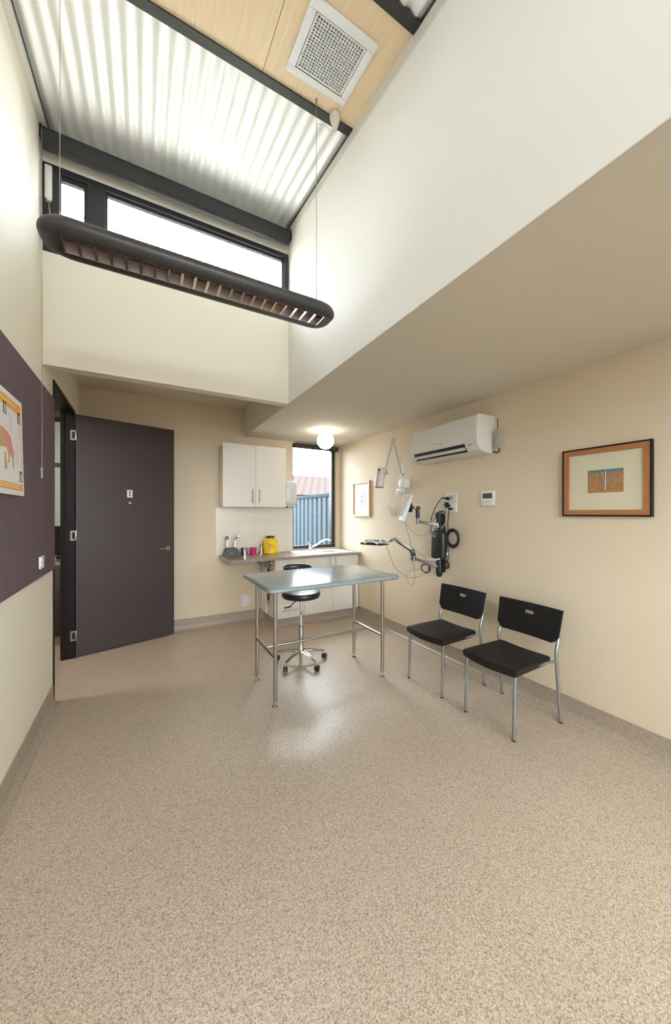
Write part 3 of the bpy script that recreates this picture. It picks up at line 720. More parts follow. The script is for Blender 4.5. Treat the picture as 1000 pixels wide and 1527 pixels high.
wt = obj('worktop', slab_with_hole(rounded_rect(.865, 2.660, 4.065, YB-.009, .01, rs=(.003, .003, .035, .003)), hole, .864, .898), 'worktop')
tag(wt, 'brown laminate worktop running under the narrow window', 'worktop')
sk = thing('sink', 'stainless steel sink with round bowl and drainer set in the worktop', 'sink', (2.2, 4.34, .90))
hole2 = [(BXc+BR*math.cos(2*PI*i/40), BYc+BR*math.sin(2*PI*i/40)) for i in range(40)]
obj('drainer', slab_with_hole(rounded_rect(1.80, 2.60, 4.13, 4.60, .05), hole2, .8985, .9025), 'sink_steel', sk)
b = BM(); lathe(b, [(BR, .0), (BR-.006, -.01), (BR-.012, -.10), (BR-.04, -.14), (.03, -.15), (0, -.15)], (BXc, BYc, .9025), 40)
for f in [f for f in b.faces if len(f.verts) > 30]: b.faces.remove(f)
o = obj('bowl', b, 'sink_steel', sk)
b = BM()
for k in range(8): box(b, 1.86, 2.12, 4.20+k*.045, 4.208+k*.045, .9024, .9045, .001, 1)
obj('drainer_ribs', b, 'sink_steel', sk)
tp = thing('mixer_tap', 'chrome mixer tap with long swung spout behind the sink bowl', 'tap', (2.09, 4.52, .9025))
b = BM(); lathe(b, [(.026, 0), (.026, .006), (.021, .012), (.020, .07), (.024, .085), (.024, .11), (.012, .122), (0, .122)], (2.09, 4.52, .9025), 24); obj('body', b, 'chrome', tp)
b = BM(); tube(b, [(2.10, 4.505, .955), (2.16, 4.46, .985), (2.24, 4.42, 1.045), (2.31, 4.38, 1.066), (2.345, 4.365, 1.052)], .011, 12); obj('spout', b, 'chrome', tp)
b = BM(); tube(b, [(2.09, 4.52, 1.02), (2.07, 4.535, 1.035), (2.04, 4.55, 1.042)], .007, 10); obj('lever', b, 'chrome', tp)

td = thing('towel_dispenser', 'grey plastic paper towel dispenser beside the narrow window', 'dispenser', (1.78, 4.55, 1.53))
b = BM(); box(b, 1.695, 1.868, 4.45, YB-.001, 1.56, 1.885, .028, 5); obj('cover', b, 'pale_grey_plastic', td)
b = BM(); box(b, 1.705, 1.858, 4.47, YB-.001, 1.535, 1.565, .006); obj('tray', b, 'warm_grey_plastic', td)
b = BM(); cyl(b, (1.735, 4.50, 1.52), (1.735, 4.50, 1.537), .016); obj('knob', b, 'black_plastic', td)
b = BM(); box(b, 1.712, 1.722, 4.447, 4.451, 1.62, 1.78, .001); box(b, 1.738, 1.750, 4.447, 4.451, 1.62, 1.78, .001); obj('view_slot', b, 'poster_white', td)

# items on worktop
ZT = .8985
ot = thing('diagnostic_charger', 'black charging base with two chrome diagnostic handles on the worktop', 'medical device', (.99, 4.53, ZT))
b = BM(); prism(b, [(.888, 4.47, ZT), (1.092, 4.47, ZT), (1.085, 4.47, ZT+.035), (1.058, 4.485, ZT+.100), (.925, 4.485, ZT+.100), (.895, 4.47, ZT+.035)], (0, .10, 0))
bmesh.ops.bevel(b, geom=list(b.edges), offset=.006, segments=2, affect='EDGES'); obj('charging_base', b, 'black_plastic', ot)
text('maker_mark', 'Heine', (.99, 4.466, ZT+.045), (PI/2, 0, 0), .018, 'ink_grey', ot)
for cx, hd in ((.935, 0), (1.035, 1)):
    b = BM(); lathe(b, [(.012, 0), (.013, .02), (.013, .075), (.009, .085), (.008, .12), (.011, .13)], (cx, 4.53, ZT+.085), 16); h_ = obj('instrument_handle', b, 'chrome', ot)
    b = BM(); zt = ZT+.085+.145
    if hd: lathe(b, [(.004, -.03), (.010, -.01), (.014, .01), (.018, .02), (.018, .03), (0, .03)], (cx+.02, 4.53, zt), 16, axis=(.9, 0, .4)); cyl(b, (cx+.045, 4.53, zt-.02), (cx+.052, 4.53, zt+.03), .006)
    else: ring(b, (cx, 4.53, zt), .016, .006, (1, 0, .2), (0, 0, 1), n=20)
    obj('instrument_head', b, 'black_plastic' if not hd else 'chrome', h_)
def cup(name, c, r0, r1, h, m, label, cat):
    b = BM(); t = .002
    lathe(b, [(0, 0), (r0, 0), (r1, h), (r1+.001, h+.001), (r1-t, h), (r0-t, .004), (0, .004)], c, 28); return tag(obj(name, b, m), label, cat)
cup('steel_beaker', (1.165, 4.56, ZT), .046, .046, .088, 'steel_polished', 'short polished steel beaker between the black charger and the pink cup', 'beaker')
cup('pink_cup', (1.285, 4.56, ZT), .036, .045, .086, 'pink_plastic', 'small bright pink plastic cup on the worktop', 'cup')
b = BM(); lathe(b, [(0, 0), (.026, 0), (.025, .006), (.016, .03), (.012, .075), (.013, .125), (.010, .125), (.009, .02), (0, .02)], (1.385, 4.54, ZT), 24)
tag(obj('steel_funnel', b, 'steel_polished'), 'slim steel speculum standing between pink cup and yellow jar', 'instrument')
sj = thing('sharps_container', 'yellow sharps container with black lid standing on the worktop', 'container', (1.51, 4.53, ZT))
b = BM(); r = .098
lathe(b, [(0, 0), (r-.01, 0), (r, .01), (r, .155), (r-.012, .185), (r-.045, .205), (.055, .207), (.055, .212), (0, .212)], (1.51, 4.53, ZT), 36); jar = obj('jar', b, 'yellow_plastic', sj)
b = BM(); lathe(b, [(0, 0), (.056, 0), (.056, .022), (.050, .028), (0, .028)], (1.51, 4.53, ZT+.210), 28); obj('lid', b, 'black_plastic', sj)
# biohazard mark: three open rings and centre on the jar's front
b = BM(); cdir = Vector((-1.51, -4.53, 0)).normalized(); side = Vector((-cdir.y, cdir.x, 0)); mc = Vector((1.51, 4.53, ZT+.105))+side*-.0
def onjar(u, v):
    a = u/r; return Vector((1.51, 4.53, ZT+.105+v))+(cdir*math.cos(a)+side*math.sin(a))*(r+.0008)
for k in range(3):
    a0 = PI/2+2*PI*k/3; cu, cv = .017*math.cos(a0), .017*math.sin(a0)
    pts = [onjar(cu+.015*math.cos(a0+PI+q), cv+.015*math.sin(a0+PI+q)) for q in [math.radians(-150+300*i/20+180) for i in range(21)]]
    tube(b, pts, .0028, 6, k=1)
ring_pts = [onjar(.010*math.cos(2*PI*i/16), .010*math.sin(2*PI*i/16)) for i in range(17)]; tube(b, ring_pts, .0018, 6, k=1)
obj('warning_symbol', b, 'ink_black', jar)
b = BM()
for v, wd in ((-.048, .03), (-.058, .022)): tube(b, [onjar(-wd, v), onjar(0, v), onjar(wd, v)], .0016, 6)
obj('printed_lines', b, 'ink_black', jar)

# under worktop
pp = thing('power_outlet', 'white double power outlet low on the back wall under the worktop', 'outlet', (1.204, 4.645, .27))
b = BM(); box(b, 1.141, 1.267, YB-.011, YB, .20, .34, .003); obj('plate', b, 'white_plastic', pp)
for x in (1.172, 1.236):
    b = BM(); box(b, x-.008, x+.008, YB-.014, YB-.011, .295, .322, .001); obj('switch', b, 'pale_grey_plastic', pp)
    b = BM(); box(b, x-.010, x-.007, YB-.0125, YB-.011, .25, .262); box(b, x+.007, x+.010, YB-.0125, YB-.011, .25, .262); box(b, x-.0015, x+.0015, YB-.0125, YB-.011, .232, .245); obj('socket', b, 'ink_grey', pp)
b = BM(); box(b, 1.405, 1.430, 4.40, 4.62, .13, .79, .006); wb = tag(obj('storage_box', b, 'white_plastic'), 'tall slim white box hanging on the side of the base cabinet', 'box')
le = thing('leash', 'dark strap leash with metal ring hanging beside the drawers', 'leash', (1.41, 4.34, .80))
b = BM(); box(b, 1.408, 1.424, 4.315, 4.36, .32, .80, .004); obj('strap', b, 'leash', le)
b = BM(); ring(b, (1.41, 4.335, .29), .022, .005, (0, 1, 0), (0, 0, 1), n=24); obj('metal_ring', b, 'steel', le)
ck = thing('clipper_rack', 'rack of metal tools hooked on the cabinet side under the worktop', 'rack', (1.40, 4.4, .80))
b = BM(); box(b, 1.408, 1.431, 4.20, 4.62, .80, .825, .003); obj('rail', b, 'steel', ck)
for i in range(4):
    b = BM(); y = 4.24+i*.11; tube(b, [(1.408, y, .812), (1.385, y, .80), (1.38, y, .765), (1.395, y+.012, .745)], .005, 8); obj('hook', b, 'steel', ck)
b = BM(); obox(b, (1.36, 4.52, .80), Vector((0, 1, -.25)).normalized(), Vector((1, 0, 0)), Vector((0, .25, 1)).normalized(), .20, .025, .026, .006); tag(obj('clippers', b, 'black_plastic'), 'dark hand clippers resting on the tool rack under the worktop', 'clippers')

# ------------------------------------------------------------------ examination table
TX0, TX1, TY0, TY1, TZ = .765, 1.945, 2.335, 3.085, .912
et = thing('examination_table', 'tall steel legged examination table with grey green top', 'table', (1.355, 2.71, 0))
b = BM(); out = rounded_rect(TX0, TX1, TY0, TY1, .045, 8)
prof = []
for i in range(9): a = -PI/2+PI*i/8; prof.append((-.019+.019*math.cos(a), TZ-.019+.019*math.sin(a)))
def inset(pts, d):
    cx, cy = (TX0+TX1)/2, (TY0+TY1)/2; sx = 1+2*d/(TX1-TX0); sy = 1+2*d/(TY1-TY0)
    return [(cx+(x-cx)*sx, cy+(y-cy)*sy) for x, y in pts]
R_ = [[b.verts.new((x, y, z)) for x, y in inset(out, d)] for d, z in prof]
for P_, Q_ in zip(R_, R_[1:]):
    for j in range(len(P_)): b.faces.new((P_[j], P_[(j+1) % len(P_)], Q_[(j+1) % len(P_)], Q_[j]))
b.faces.new(R_[0][::-1]); b.faces.new(R_[-1])
obj('table_top', b, 'bench_laminate', et)
LXs, LYs = (.862, 1.848), (2.475, 2.945)
b = BM()
for y in LYs: box(b, LXs[0], LXs[1], y-.012, y+.012, .848, .874, .002, 1)
for x in LXs: box(b, x-.012, x+.012, LYs[0], LYs[1], .848, .874, .002, 1)
obj('top_frame', b, 'steel', et)
for x in LXs:
    for y in LYs:
        b = BM(); cyl(b, (x, y, .045), (x, y, .874), .0155, n=24); lg = obj('leg', b, 'steel', et)
        b = BM(); lathe(b, [(0, 0), (.022, 0), (.022, .008), (.010, .018), (.008, .05), (0, .05)], (x, y, 0), 20); obj('levelling_foot', b, 'steel_polished', lg)
    b = BM(); tube(b, [(x, LYs[0], .365), (x, LYs[1], .365)], .0125, 16, k=1); obj('side_rail', b, 'steel', et)
b = BM(); tube(b, [(LXs[0], 2.71, .365), (LXs[1], 2.71, .365)], .0125, 16, k=1); obj('stretcher', b, 'steel', et)

# ------------------------------------------------------------------ stool
SX, SY = 1.34, 3.10
st = thing('rolling_stool', 'round black padded rolling stool with backrest under the table', 'stool', (SX, SY, 0))
b = BM(); lathe(b, [(0, .628), (.15, .628), (.176, .634), (.187, .65), (.187, .675), (.178, .690), (.15, .697), (0, .699)], (SX, SY, 0), 48); obj('seat', b, 'vinyl_black', st)
b = BM(); cyl(b, (SX, SY, .36), (SX, SY, .63), .014); cyl(b, (SX, SY, .615), (SX, SY, .63), .06); obj('gas_piston', b, 'chrome', st)
b = BM(); lathe(b, [(0, .07), (.022, .075), (.034, .09), (.034, .13), (.026, .145), (.026, .355), (.020, .362), (0, .362)], (SX, SY, 0), 28); obj('column', b, 'steel_polished', st)
rd = Vector((SX, SY, 0)).normalized(); sd = Vector((rd.y, -rd.x, 0))
def SP(u, v, z): return Vector((SX, SY, z))+sd*u+rd*v
b = BM(); tube(b, [SP(-.02, -.03, .625), SP(-.07, -.09, .60), SP(-.095, -.12, .575)], .005, 8); tube(b, [SP(-.095, -.12, .575), SP(-.12, -.13, .570), SP(-.155, -.14, .567)], .009, 10); obj('height_lever', b, 'black_plastic', st)
b = BM(); tube(b, [SP(-.02, .08, .622), SP(-.03, .17, .622), SP(-.03, .205, .66), SP(-.035, .20, .80), SP(-.035, .19, .88)], .010, 12); obj('backrest_bar', b, 'chrome', st)
b = BM(); n = 18; rows = []
for i in range(n+1):
    t = -1+2*i/n; u = t*.145; vv = .215-.05*t*t; hh = .038*math.sqrt(max(.05, 1-t**4)); sec = []
    for j in range(12):
        a = 2*PI*j/12; sec.append(b.verts.new(SP(-.035+u, vv+.022*math.cos(a)*math.sqrt(max(.08, 1-t**6)), .888+hh*math.sin(a))))
    rows.append(sec)
for P_, Q_ in zip(rows, rows[1:]):
    for j in range(12): b.faces.new((P_[j], P_[(j+1) % 12], Q_[(j+1) % 12], Q_[j]))
b.faces.new(rows[0]); b.faces.new(rows[-1]); obj('backrest', b, 'vinyl_black', st, smooth=60)
for k in range(5):
    a = math.radians(66+72*k); d = Vector((math.cos(a), math.sin(a), 0)); c = Vector((SX, SY, 0))
    b = BM(); tube(b, [c+d*.02+Vector((0, 0, .112)), c+d*.13+Vector((0, 0, .102)), c+d*.238+Vector((0, 0, .078))], lambda t: .018-.006*t, 10); ar_ = obj('base_arm', b, 'steel_polished', st)
    p = c+d*.238; s_ = Vector((-d.y, d.x, 0)); t2 = (d*math.cos(.7)+s_*math.sin(.7)); s2 = Vector((-t2.y, t2.x, 0)); q = p+t2*.008
    b = BM(); cyl(b, p+Vector((0, 0, .045)), p+Vector((0, 0, .085)), .010); obj('caster_stem', b, 'chrome', ar_)
    b = BM()
    for s in (-1, 1): lathe(b, [(0, -.009), (.022, -.009), (.026, -.005), (.026, .005), (.022, .009), (0, .009)], q+s2*(.012*s)+Vector((0, 0, .026)), 24, axis=s2)
    obox(b, q+Vector((0, 0, .040)), t2, s2, Vector((0, 0, 1)), .042, .014, .024, .004); obj('caster', b, 'black_plastic', st)

# ------------------------------------------------------------------ chairs
def make_chair(label):
    t = thing('visitor_chair', label, 'chair', (0, 0, 0), 'black plastic chairs along the right wall')
    # local: front towards -x
    b = BM(); nx, ny = 14, 14; top = []; bot = []
    def hw(s): return .208-.016*s                                     # half width front->back
    for i in range(nx+1):
        s = i/nx; ra, rb_ = [], []
        for j in range(ny+1):
            v = -1+2*j/ny; x = -.232+.415*s
            x -= .034*(1-v*v)*(1-s)**2                                     # bowed front edge
            y = v*hw(s)
            dish = -.010*(1-v*v)*math.sin(PI*min(1, s*1.1)*.5); front = -.006*(1-s)**3
            edge = -.006*abs(v)**8
            z = .462+dish+front+edge
            ra.append(b.verts.new((x, y, z)))
        top.append(ra)
    # skirt: drop perimeter
    per = [(0, j) for j in range(ny+1)]+[(i, ny) for i in range(1, nx+1)]+[(nx, j) for j in range(ny-1, -1, -1)]+[(i, 0) for i in range(nx-1, 0, -1)]
    for i in range(nx):
        for j in range(ny): b.faces.new((top[i][j], top[i+1][j], top[i+1][j+1], top[i][j+1]))
    lowv = []; 
    for (i, j) in per:
        v = top[i][j].co; lowv.append(b.verts.new((v.x*.985, v.y*.985, .462-.055)))
    n = len(per)
    for k in range(n):
        a = top[per[k][0]][per[k][1]]; c = top[per[(k+1) % n][0]][per[(k+1) % n][1]]; b.faces.new((a, c, lowv[(k+1) % n], lowv[k]))
    b.faces.new(lowv)
    ed = [e for e in b.edges if (e.verts[0] in lowv) != (e.verts[1] in lowv) and len(e.link_faces) == 2 and e.calc_face_angle(0) > .8]
    bmesh.ops.bevel(b, geom=ed, offset=.022, segments=5, affect='EDGES')
    te = [e for e in b.edges if len(e.link_faces) == 2 and e.calc_face_angle(0) > .9]
    bmesh.ops.bevel(b, geom=te, offset=.005, segments=2, affect='EDGES')
    obj('seat', b, 'chair_black', t)
    # backrest: curved slab with a handle slot
    b = BM(); n = 20; F = []; K = []
    for j in range(n+1):
        v = -1+2*j/n; y = v*.240; chs = .045*max(0, (abs(v)-.86)/.14)
        z0 = .548+chs; z1 = .775; colF, colK = [], []
        for i in range(9):
            q = i/8; z = z0+(z1-z0)*q; yy = y*(.965+.035*q)
            x = .190+.048*(z-.548)/.227+.018*(1-v*v)
            colF.append(b.verts.new((x, yy, z))); colK.append(b.verts.new((x+.014, yy, z)))
        F.append(colF); K.append(colK)
    for j in range(n):
        for i in range(8):
            b.faces.new((F[j][i], F[j][i+1], F[j+1][i+1], F[j+1][i])); b.faces.new((K[j][i], K[j+1][i], K[j+1][i+1], K[j][i+1]))
        b.faces.new((F[j][0], F[j+1][0], K[j+1][0], K[j][0])); b.faces.new((F[j][8], K[j][8], K[j+1][8], F[j+1][8]))
    for j in (0, n):
        for i in range(8): b.faces.new((F[j][i], K[j][i], K[j][i+1], F[j][i+1]))
    bk = obj('backrest', b, 'chair_black', t)
    b = BM(); o_ = rounded_rect(-.036, .036, -.013, .013, .0125, 8); prism(b, [(.15, y, .708+z) for y, z in o_], (.2, 0, 0)); ct = obj('cutter', b, 'chair_black', t)
    md = bk.modifiers.new('c', 'BOOLEAN'); md.object = ct; md.solver = 'EXACT'
    dg = bpy.context.evaluated_depsgraph_get(); me = bpy.data.meshes.new_from_object(bk.evaluated_get(dg)); bk.modifiers.clear(); bk.data = me
    me.materials.clear(); me.materials.append(MATS['chair_black']); me.set_sharp_from_angle(angle=math.radians(35)); bpy.data.objects.remove(ct)
    for s in (-1, 1):
        b = BM(); tube(b, [(-.218, s*.188, 0), (-.205, s*.186, .42), (-.203, s*.185, .432)], .0115, 14, k=1); lg = obj('leg', b, 'grey_metal', t)
        b = BM(); cyl(b, (-.218, s*.188, 0), (-.2178, s*.188, .008), .0128, n=16); obj('foot_cap', b, 'rubber', lg)
        b = BM(); tube(b, [(.245, s*.222, 0), (.215, s*.220, .30), (.200, s*.219, .44), (.199, s*.219, .50), (.217, s*.218, .545), (.236, s*.214, .60)], .0115, 14, k=5); lg = obj('leg', b, 'grey_metal', t)
        b = BM(); cyl(b, (.245, s*.222, 0), (.2442, s*.222, .008), .0128, n=16); obj('foot_cap', b, 'rubber', lg)
        b = BM(); tube(b, [(-.205, s*.175, .424), (.10, s*.190, .424), (.200, s*.215, .430)], .009, 10, k=1); obj('side_rail', b, 'grey_metal', t)
    return t
c1 = make_chair('black plastic chair with grey legs, the right and nearer of the pair')
c1.location = (2.275, 1.560, 0)
def copy_tree(o, parent=None):
    c = o.copy(); COL.objects.link(c); c.parent = parent
    for ch in list(o.children):
        copy_tree(ch, c)
    return c
c2 = copy_tree(c1); c2.location = (2.262, 2.160, 0); c2.rotation_euler = (0, 0, math.radians(1.2))
c2['label'] = 'black plastic chair with grey legs, the left and farther of the pair'

# ------------------------------------------------------------------ air conditioner
ac = thing('air_conditioner', 'white split system air conditioner high on the right wall', 'air conditioner', (2.56, 2.375, 1.97))
pf = [(0, 1.965), (.11, 1.967), (.175, 1.985), (.208, 2.020), (.220, 2.060), (.220, 2.262), (.212, 2.280), (.195, 2.287), (0, 2.287)]
b = BM(); prism(b, [(XR-d, 1.963, z) for d, z in pf], (0, .828, 0)); obj('casing', b, 'ac_white', ac, smooth=25)
b = BM(); prism(b, [(XR-d, 1.975, z) for d, z in ((.2202, 2.066), (.224, 2.068), (.224, 2.258), (.218, 2.276), (.2, 2.283))], (0, .804, 0)); obj('front_panel', b, 'ac_white', ac, smooth=25)
b = BM(); prism(b, [(XR-d, 2.095, z) for d, z in ((.155, 1.985), (.178, 1.982), (.2115, 2.018), (.219, 2.050), (.19, 2.04))], (0, .640, 0)); obj('outlet_slot', b, 'ink_black', ac)
b = BM(); prism(b, [(XR-d, 2.10, z) for d, z in ((.196, 1.997), (.2175, 2.018), (.2155, 2.020), (.194, 1.999))], (0, .63, 0)); obj('flap', b, 'ac_white', ac)
b = BM(); prism(b, [(XR-.224-.0005, 2.345, 2.098), (XR-.224-.0005, 2.445, 2.098), (XR-.224-.0005, 2.445, 2.103), (XR-.224-.0005, 2.345, 2.103)], (.0005, 0, 0)); obj('printed_mark', b, 'ink_grey', ac)
b = BM(); obox(b, (XR-.2175, 2.035, 2.032), Vector((0, 1, 0)), Vector((.33, 0, -.94)).normalized(), Vector((.94, 0, .33)).normalized(), .035, .016, .004, .0008, 1); obj('indicator', b, 'ink_grey', ac)
ib = thing('isolator_box', 'small grey isolator box beside the right end of air conditioner', 'switch box', (2.645, 1.90, 2.0))
b = BM(); box(b, XR-.045, XR, 1.868, 1.925, 1.998, 2.160, .004); obj('case', b, 'ac_grey', ib)
b = BM(); tube(b, [(XR-.02, 1.90, 1.998), (XR-.02, 1.90, 1.975), (XR-.02, 1.92, 1.965), (XR-.02, 1.945, 1.972), (XR-.02, 1.97, 1.98)], .006, 10); tube(b, [(XR-.004, 1.925, 2.15), (XR-.004, 1.927, 2.26)], .003, 8, k=1); obj('conduit', b, 'black_plastic', ib)

th = thing('thermostat', 'white wall controller with grey display between outlets and large picture', 'thermostat', (2.66, 2.02, 1.51))
b = BM(); box(b, XR-.016, XR, 1.955, 2.085, 1.512, 1.640, .004); obj('case', b, 'white_plastic', th)
b = BM(); box(b, XR-.0175, XR-.016, 1.972, 2.068, 1.575, 1.622); obj('display', b, 'lcd', th)
b = BM()
for i in range(3): box(b, XR-.018, XR-.016, 1.985+i*.03, 2.002+i*.03, 1.545, 1.553, .0005, 1)
obj('button_row', b, 'ink_grey', th)

# ------------------------------------------------------------------ pictures on right wall
def frame_bm(x0, x1, y0, y1, z0, z1, w_, bev=.001):
    bm = BM()
    box(bm, x0, x1, y0, y1, z1-w_, z1, bev, 1); box(bm, x0, x1, y0, y1, z0, z0+w_, bev, 1); box(bm, x0, x1, y0, y0+w_, z0+w_, z1-w_, bev, 1); box(bm, x0, x1, y1-w_, y1, z0+w_, z1-w_, bev, 1); return bm
A0, A1, Z0_, Z1_ = .884, 1.389, 1.425, 1.890
pc = thing('framed_print', 'large framed tree print with orange wood and black frame on right wall', 'picture', (2.65, 1.135, 1.425))
obj('outer_frame', frame_bm(XR-.030, XR-.001, A0, A1, Z0_, Z1_, .010), 'frame_black', pc)
obj('inner_frame', frame_bm(XR-.026, XR-.004, A0+.010, A1-.010, Z0_+.010, Z1_-.010, .033), 'orange_wood', pc)
b = BM(); box(b, XR-.014, XR-.004, A0+.043, A1-.043, Z0_+.043, Z1_-.043); mb_ = obj('mount', b, 'mat_board', pc)
xq = XR-.0145
def wq(y0, y1, z0, z1, x=xq, bm=None, th=.0005): bm = bm or BM(); box(bm, x-th, x, y0, y1, z0, z1); return bm
im = obj('print', wq(1.030, 1.232, 1.582, 1.735), 'ground_ochre', pc)
obj('print_sky', wq(1.030, 1.232, 1.716, 1.735, xq-.0005), 'sky_teal', im)
b = BM(); x_ = xq-.0012; tz = 1.60
tube(b, [(x_, 1.128, tz), (x_, 1.126, tz+.055)], .0042, 6, k=1)
for dy, dz in ((-.045, .105), (-.025, .118), (0, .125), (.025, .115), (.045, .10), (.06, .08), (-.06, .085)):
    tube(b, [(x_, 1.127, tz+.04), (x_, 1.127+dy*.45, tz+.04+(dz-.04)*.5), (x_, 1.127+dy, tz+dz)], .0024, 5, k=3)
obj('tree_drawing', b, 'sketch_grey', im)
b = BM()
for i in range(46):
    yy = random.uniform(1.04, 1.21); z_ = random.uniform(1.59, 1.705); l = random.uniform(.006, .02)
    tube(b, [(xq-.0008, yy, z_), (xq-.0008, yy+l/2, z_+random.uniform(.001, .005)), (xq-.0008, yy+l, z_)], .0007, 4, k=2)
obj('landscape_strokes', b, 'sketch_dark', im)
sp = thing('framed_sketch', 'small light wood framed sketch on right wall near the window', 'picture', (2.65, 4.04, 1.395))
obj('frame', frame_bm(XR-.030, XR-.001, 3.823, 4.253, 1.395, 1.883, .030, .003), 'light_wood', sp)
b = BM(); box(b, XR-.012, XR-.003, 3.853, 4.223, 1.425, 1.853); obj('mount', b, 'paper', sp)
b = BM()
xq2 = XR-.0125
for (y0, y1, z0, z1) in ((3.93, 4.14, 1.52, 1.75), (3.96, 4.11, 1.56, 1.71)):
    for q in ((y0, y1, z0, z0+.005), (y0, y1, z1-.005, z1), (y0, y0+.005, z0, z1), (y1-.005, y1, z0, z1)): wq(*q, x=xq2, bm=b, th=.001)
ring(b, (xq2, 4.035, 1.65), .035, .003, (0, 1, 0), (0, 0, 1), n=24, m=6); tube(b, [(xq2, 4.0, 1.57), (xq2, 4.03, 1.62), (xq2, 4.07, 1.57)], .003, 6)
obj('drawing', b, 'paper_print', sp)

# ------------------------------------------------------------------ exam lamp on wall
ex = thing('examination_lamp', 'white jointed arm examination lamp mounted on the right wall', 'lamp', (2.64, 3.10, 1.74))
b = BM(); box(b, XR-.085, XR, 3.05, 3.15, 1.735, 1.835, .005); obj('wall_bracket', b, 'white_plastic', ex)
b = BM(); cyl(b, (2.60, 3.10, 1.835), (2.595, 3.10, 1.885), .011); lathe(b, [(.016, 0), (.018, .01), (.018, .03), (.012, .04)], (2.595, 3.10, 1.86), 16); obj('pivot', b, 'steel', ex)
b = BM(); e0 = Vector((2.592, 3.10, 1.885)); e1 = Vector((2.45, 3.085, 2.262)); tube(b, [e0, e1], .0135, 12, k=1); obj('lower_arm', b, 'warm_grey_plastic', ex)
b = BM(); tube(b, [e0.lerp(e1, .06)+Vector((.012, -.01, 0)), e0.lerp(e1, .5)+Vector((.022, -.016, .01))], .019, 14, k=1); obj('spring_cover', b, 'white_plastic', ex)
b = BM(); cyl(b, e1+Vector((0, -.022, 0)), e1+Vector((0, .022, 0)), .025); obj('elbow', b, 'warm_grey_plastic', ex)
hd = Vector((2.345, 3.085, 1.935)); b = BM(); tube(b, [e1, hd], .014, 12, k=1); obj('upper_arm', b, 'warm_grey_plastic', ex)
b = BM(); ax = Vector((-.16, .03, -1)).normalized(); ht = Vector((2.325, 3.125, 1.940))
lathe(b, [(0, -.004), (.035, -.004), (.046, 0), (.052, .006), (.052, .045), (.048, .050), (.054, .20), (.055, .212), (.050, .212), (.046, .10), (0, .09)], ht, 36, axis=ax); obj('lamp_head', b, 'warm_grey_plastic', ex)
b = BM(); cyl(b, ht+Vector((-.048, -.018, -.02)), ht+Vector((-.056, -.024, -.02)), .012); obj('switch', b, 'black_plastic', ex)
b = BM(); obox(b, ht+Vector((.055, -.03, -.04)), Vector((1, 0, 0)), Vector((0, 1, 0)), Vector((0, 0, 1)), .024, .03, .06, .005); obj('knob', b, 'warm_grey_plastic', ex)
b = BM(); tube(b, [(2.60, 3.12, 1.74), (2.63, 3.16, 1.70), (2.64, 3.28, 1.69), (2.645, 3.36, 1.62), (2.64, 3.38, 1.50), (2.635, 3.33, 1.40), (2.64, 3.26, 1.36), (2.64, 3.20, 1.42), (2.645, 3.16, 1.55), (2.64, 3.13, 1.70)], .003, 8); obj('power_cord', b, 'cable_white', ex)
wo1 = thing('power_outlet', 'white power outlet below the examination lamp bracket', 'outlet', (2.66, 3.22, 1.66))
b = BM(); box(b, XR-.010, XR, 3.13, 3.28, 1.66, 1.735, .003); obj('plate', b, 'white_plastic', wo1)
b = BM(); cyl(b, (XR-.04, 3.24, 1.695), (XR-.010, 3.24, 1.695), .018); tag(obj('power_plug', b, 'white_plastic'), 'white plug in the outlet below the examination lamp', 'plug')
b = BM()
for i in range(4): ring(b, (2.635+.006*i, 3.31+.02*(i % 2), 1.45+.012*(i % 3)), .045+.008*(i % 2), .0024, (.15*i-.2, 1, -.5), (0, .45, .8), n=26, m=6)
tube(b, [(2.64, 3.34, 1.47), (2.64, 3.42, 1.50), (2.64, 3.47, 1.535), (2.645, 3.52, 1.52), (2.645, 3.57, 1.50)], .0024, 6)
tube(b, [(2.64, 3.34, 1.46), (2.64, 3.43, 1.47), (2.64, 3.50, 1.505), (2.645, 3.50, 1.54), (2.645, 3.44, 1.53)], .0024, 6)
tag(obj('coiled_cord', b, 'cable_white'), 'loosely bundled white cord on the wall beside the small sketch', 'cord')

# ------------------------------------------------------------------ monitor arm station
rs = thing('wall_mount_station', 'black wall rail with two silver jointed arms above the chairs', 'wall mount', (2.63, 2.56, .82))
b = BM(); box(b, XR-.030, XR, 2.515, 2.590, .85, 1.47, .006)
obj('wall_rail', b, 'black_plastic', rs)
b = BM(); box(b, XR-.085, XR-.028, 2.520, 2.585, 1.34, 1.455, .012, 3); box(b, XR-.085, XR-.028, 2.51, 2.59, 1.22, 1.30, .008, 3); obj('upper_carriage', b, 'black_plastic', rs)
b = BM(); cyl(b, (2.62, 2.555, .86), (2.62, 2.555, 1.0), .034, n=24); lathe(b, [(.034, 0), (.034, -.02), (.022, -.055), (0, -.062)], (2.62, 2.555, .86), 24); obj('lower_carriage', b, 'black_plastic', rs)
def bar(bm, p, q, w_, h_, bev=.004):
    p, q = Vector(p), Vector(q); d, a, c = frame_of(q-p); return obox(bm, (p+q)/2, d, a, c, (q-p).length, w_, h_, bev)
b = BM(); bar(b, (2.585, 2.545, 1.325), (2.45, 2.690, 1.362), .024, .030); obj('upper_arm', b, 'arm_metal', rs)
b = BM(); cyl(b, (2.588, 2.55, 1.30), (2.588, 2.55, 1.352), .018); obj('pivot', b, 'arm_metal', rs)
b = BM(); cyl(b, (2.45, 2.690, 1.335), (2.45, 2.687, 1.40), .017); obj('pivot', b, 'arm_metal', rs)
b = BM(); cyl(b, (2.45, 2.687, 1.395), (2.45, 2.685, 1.475), .022); obj('upright', b, 'black_plastic', rs)
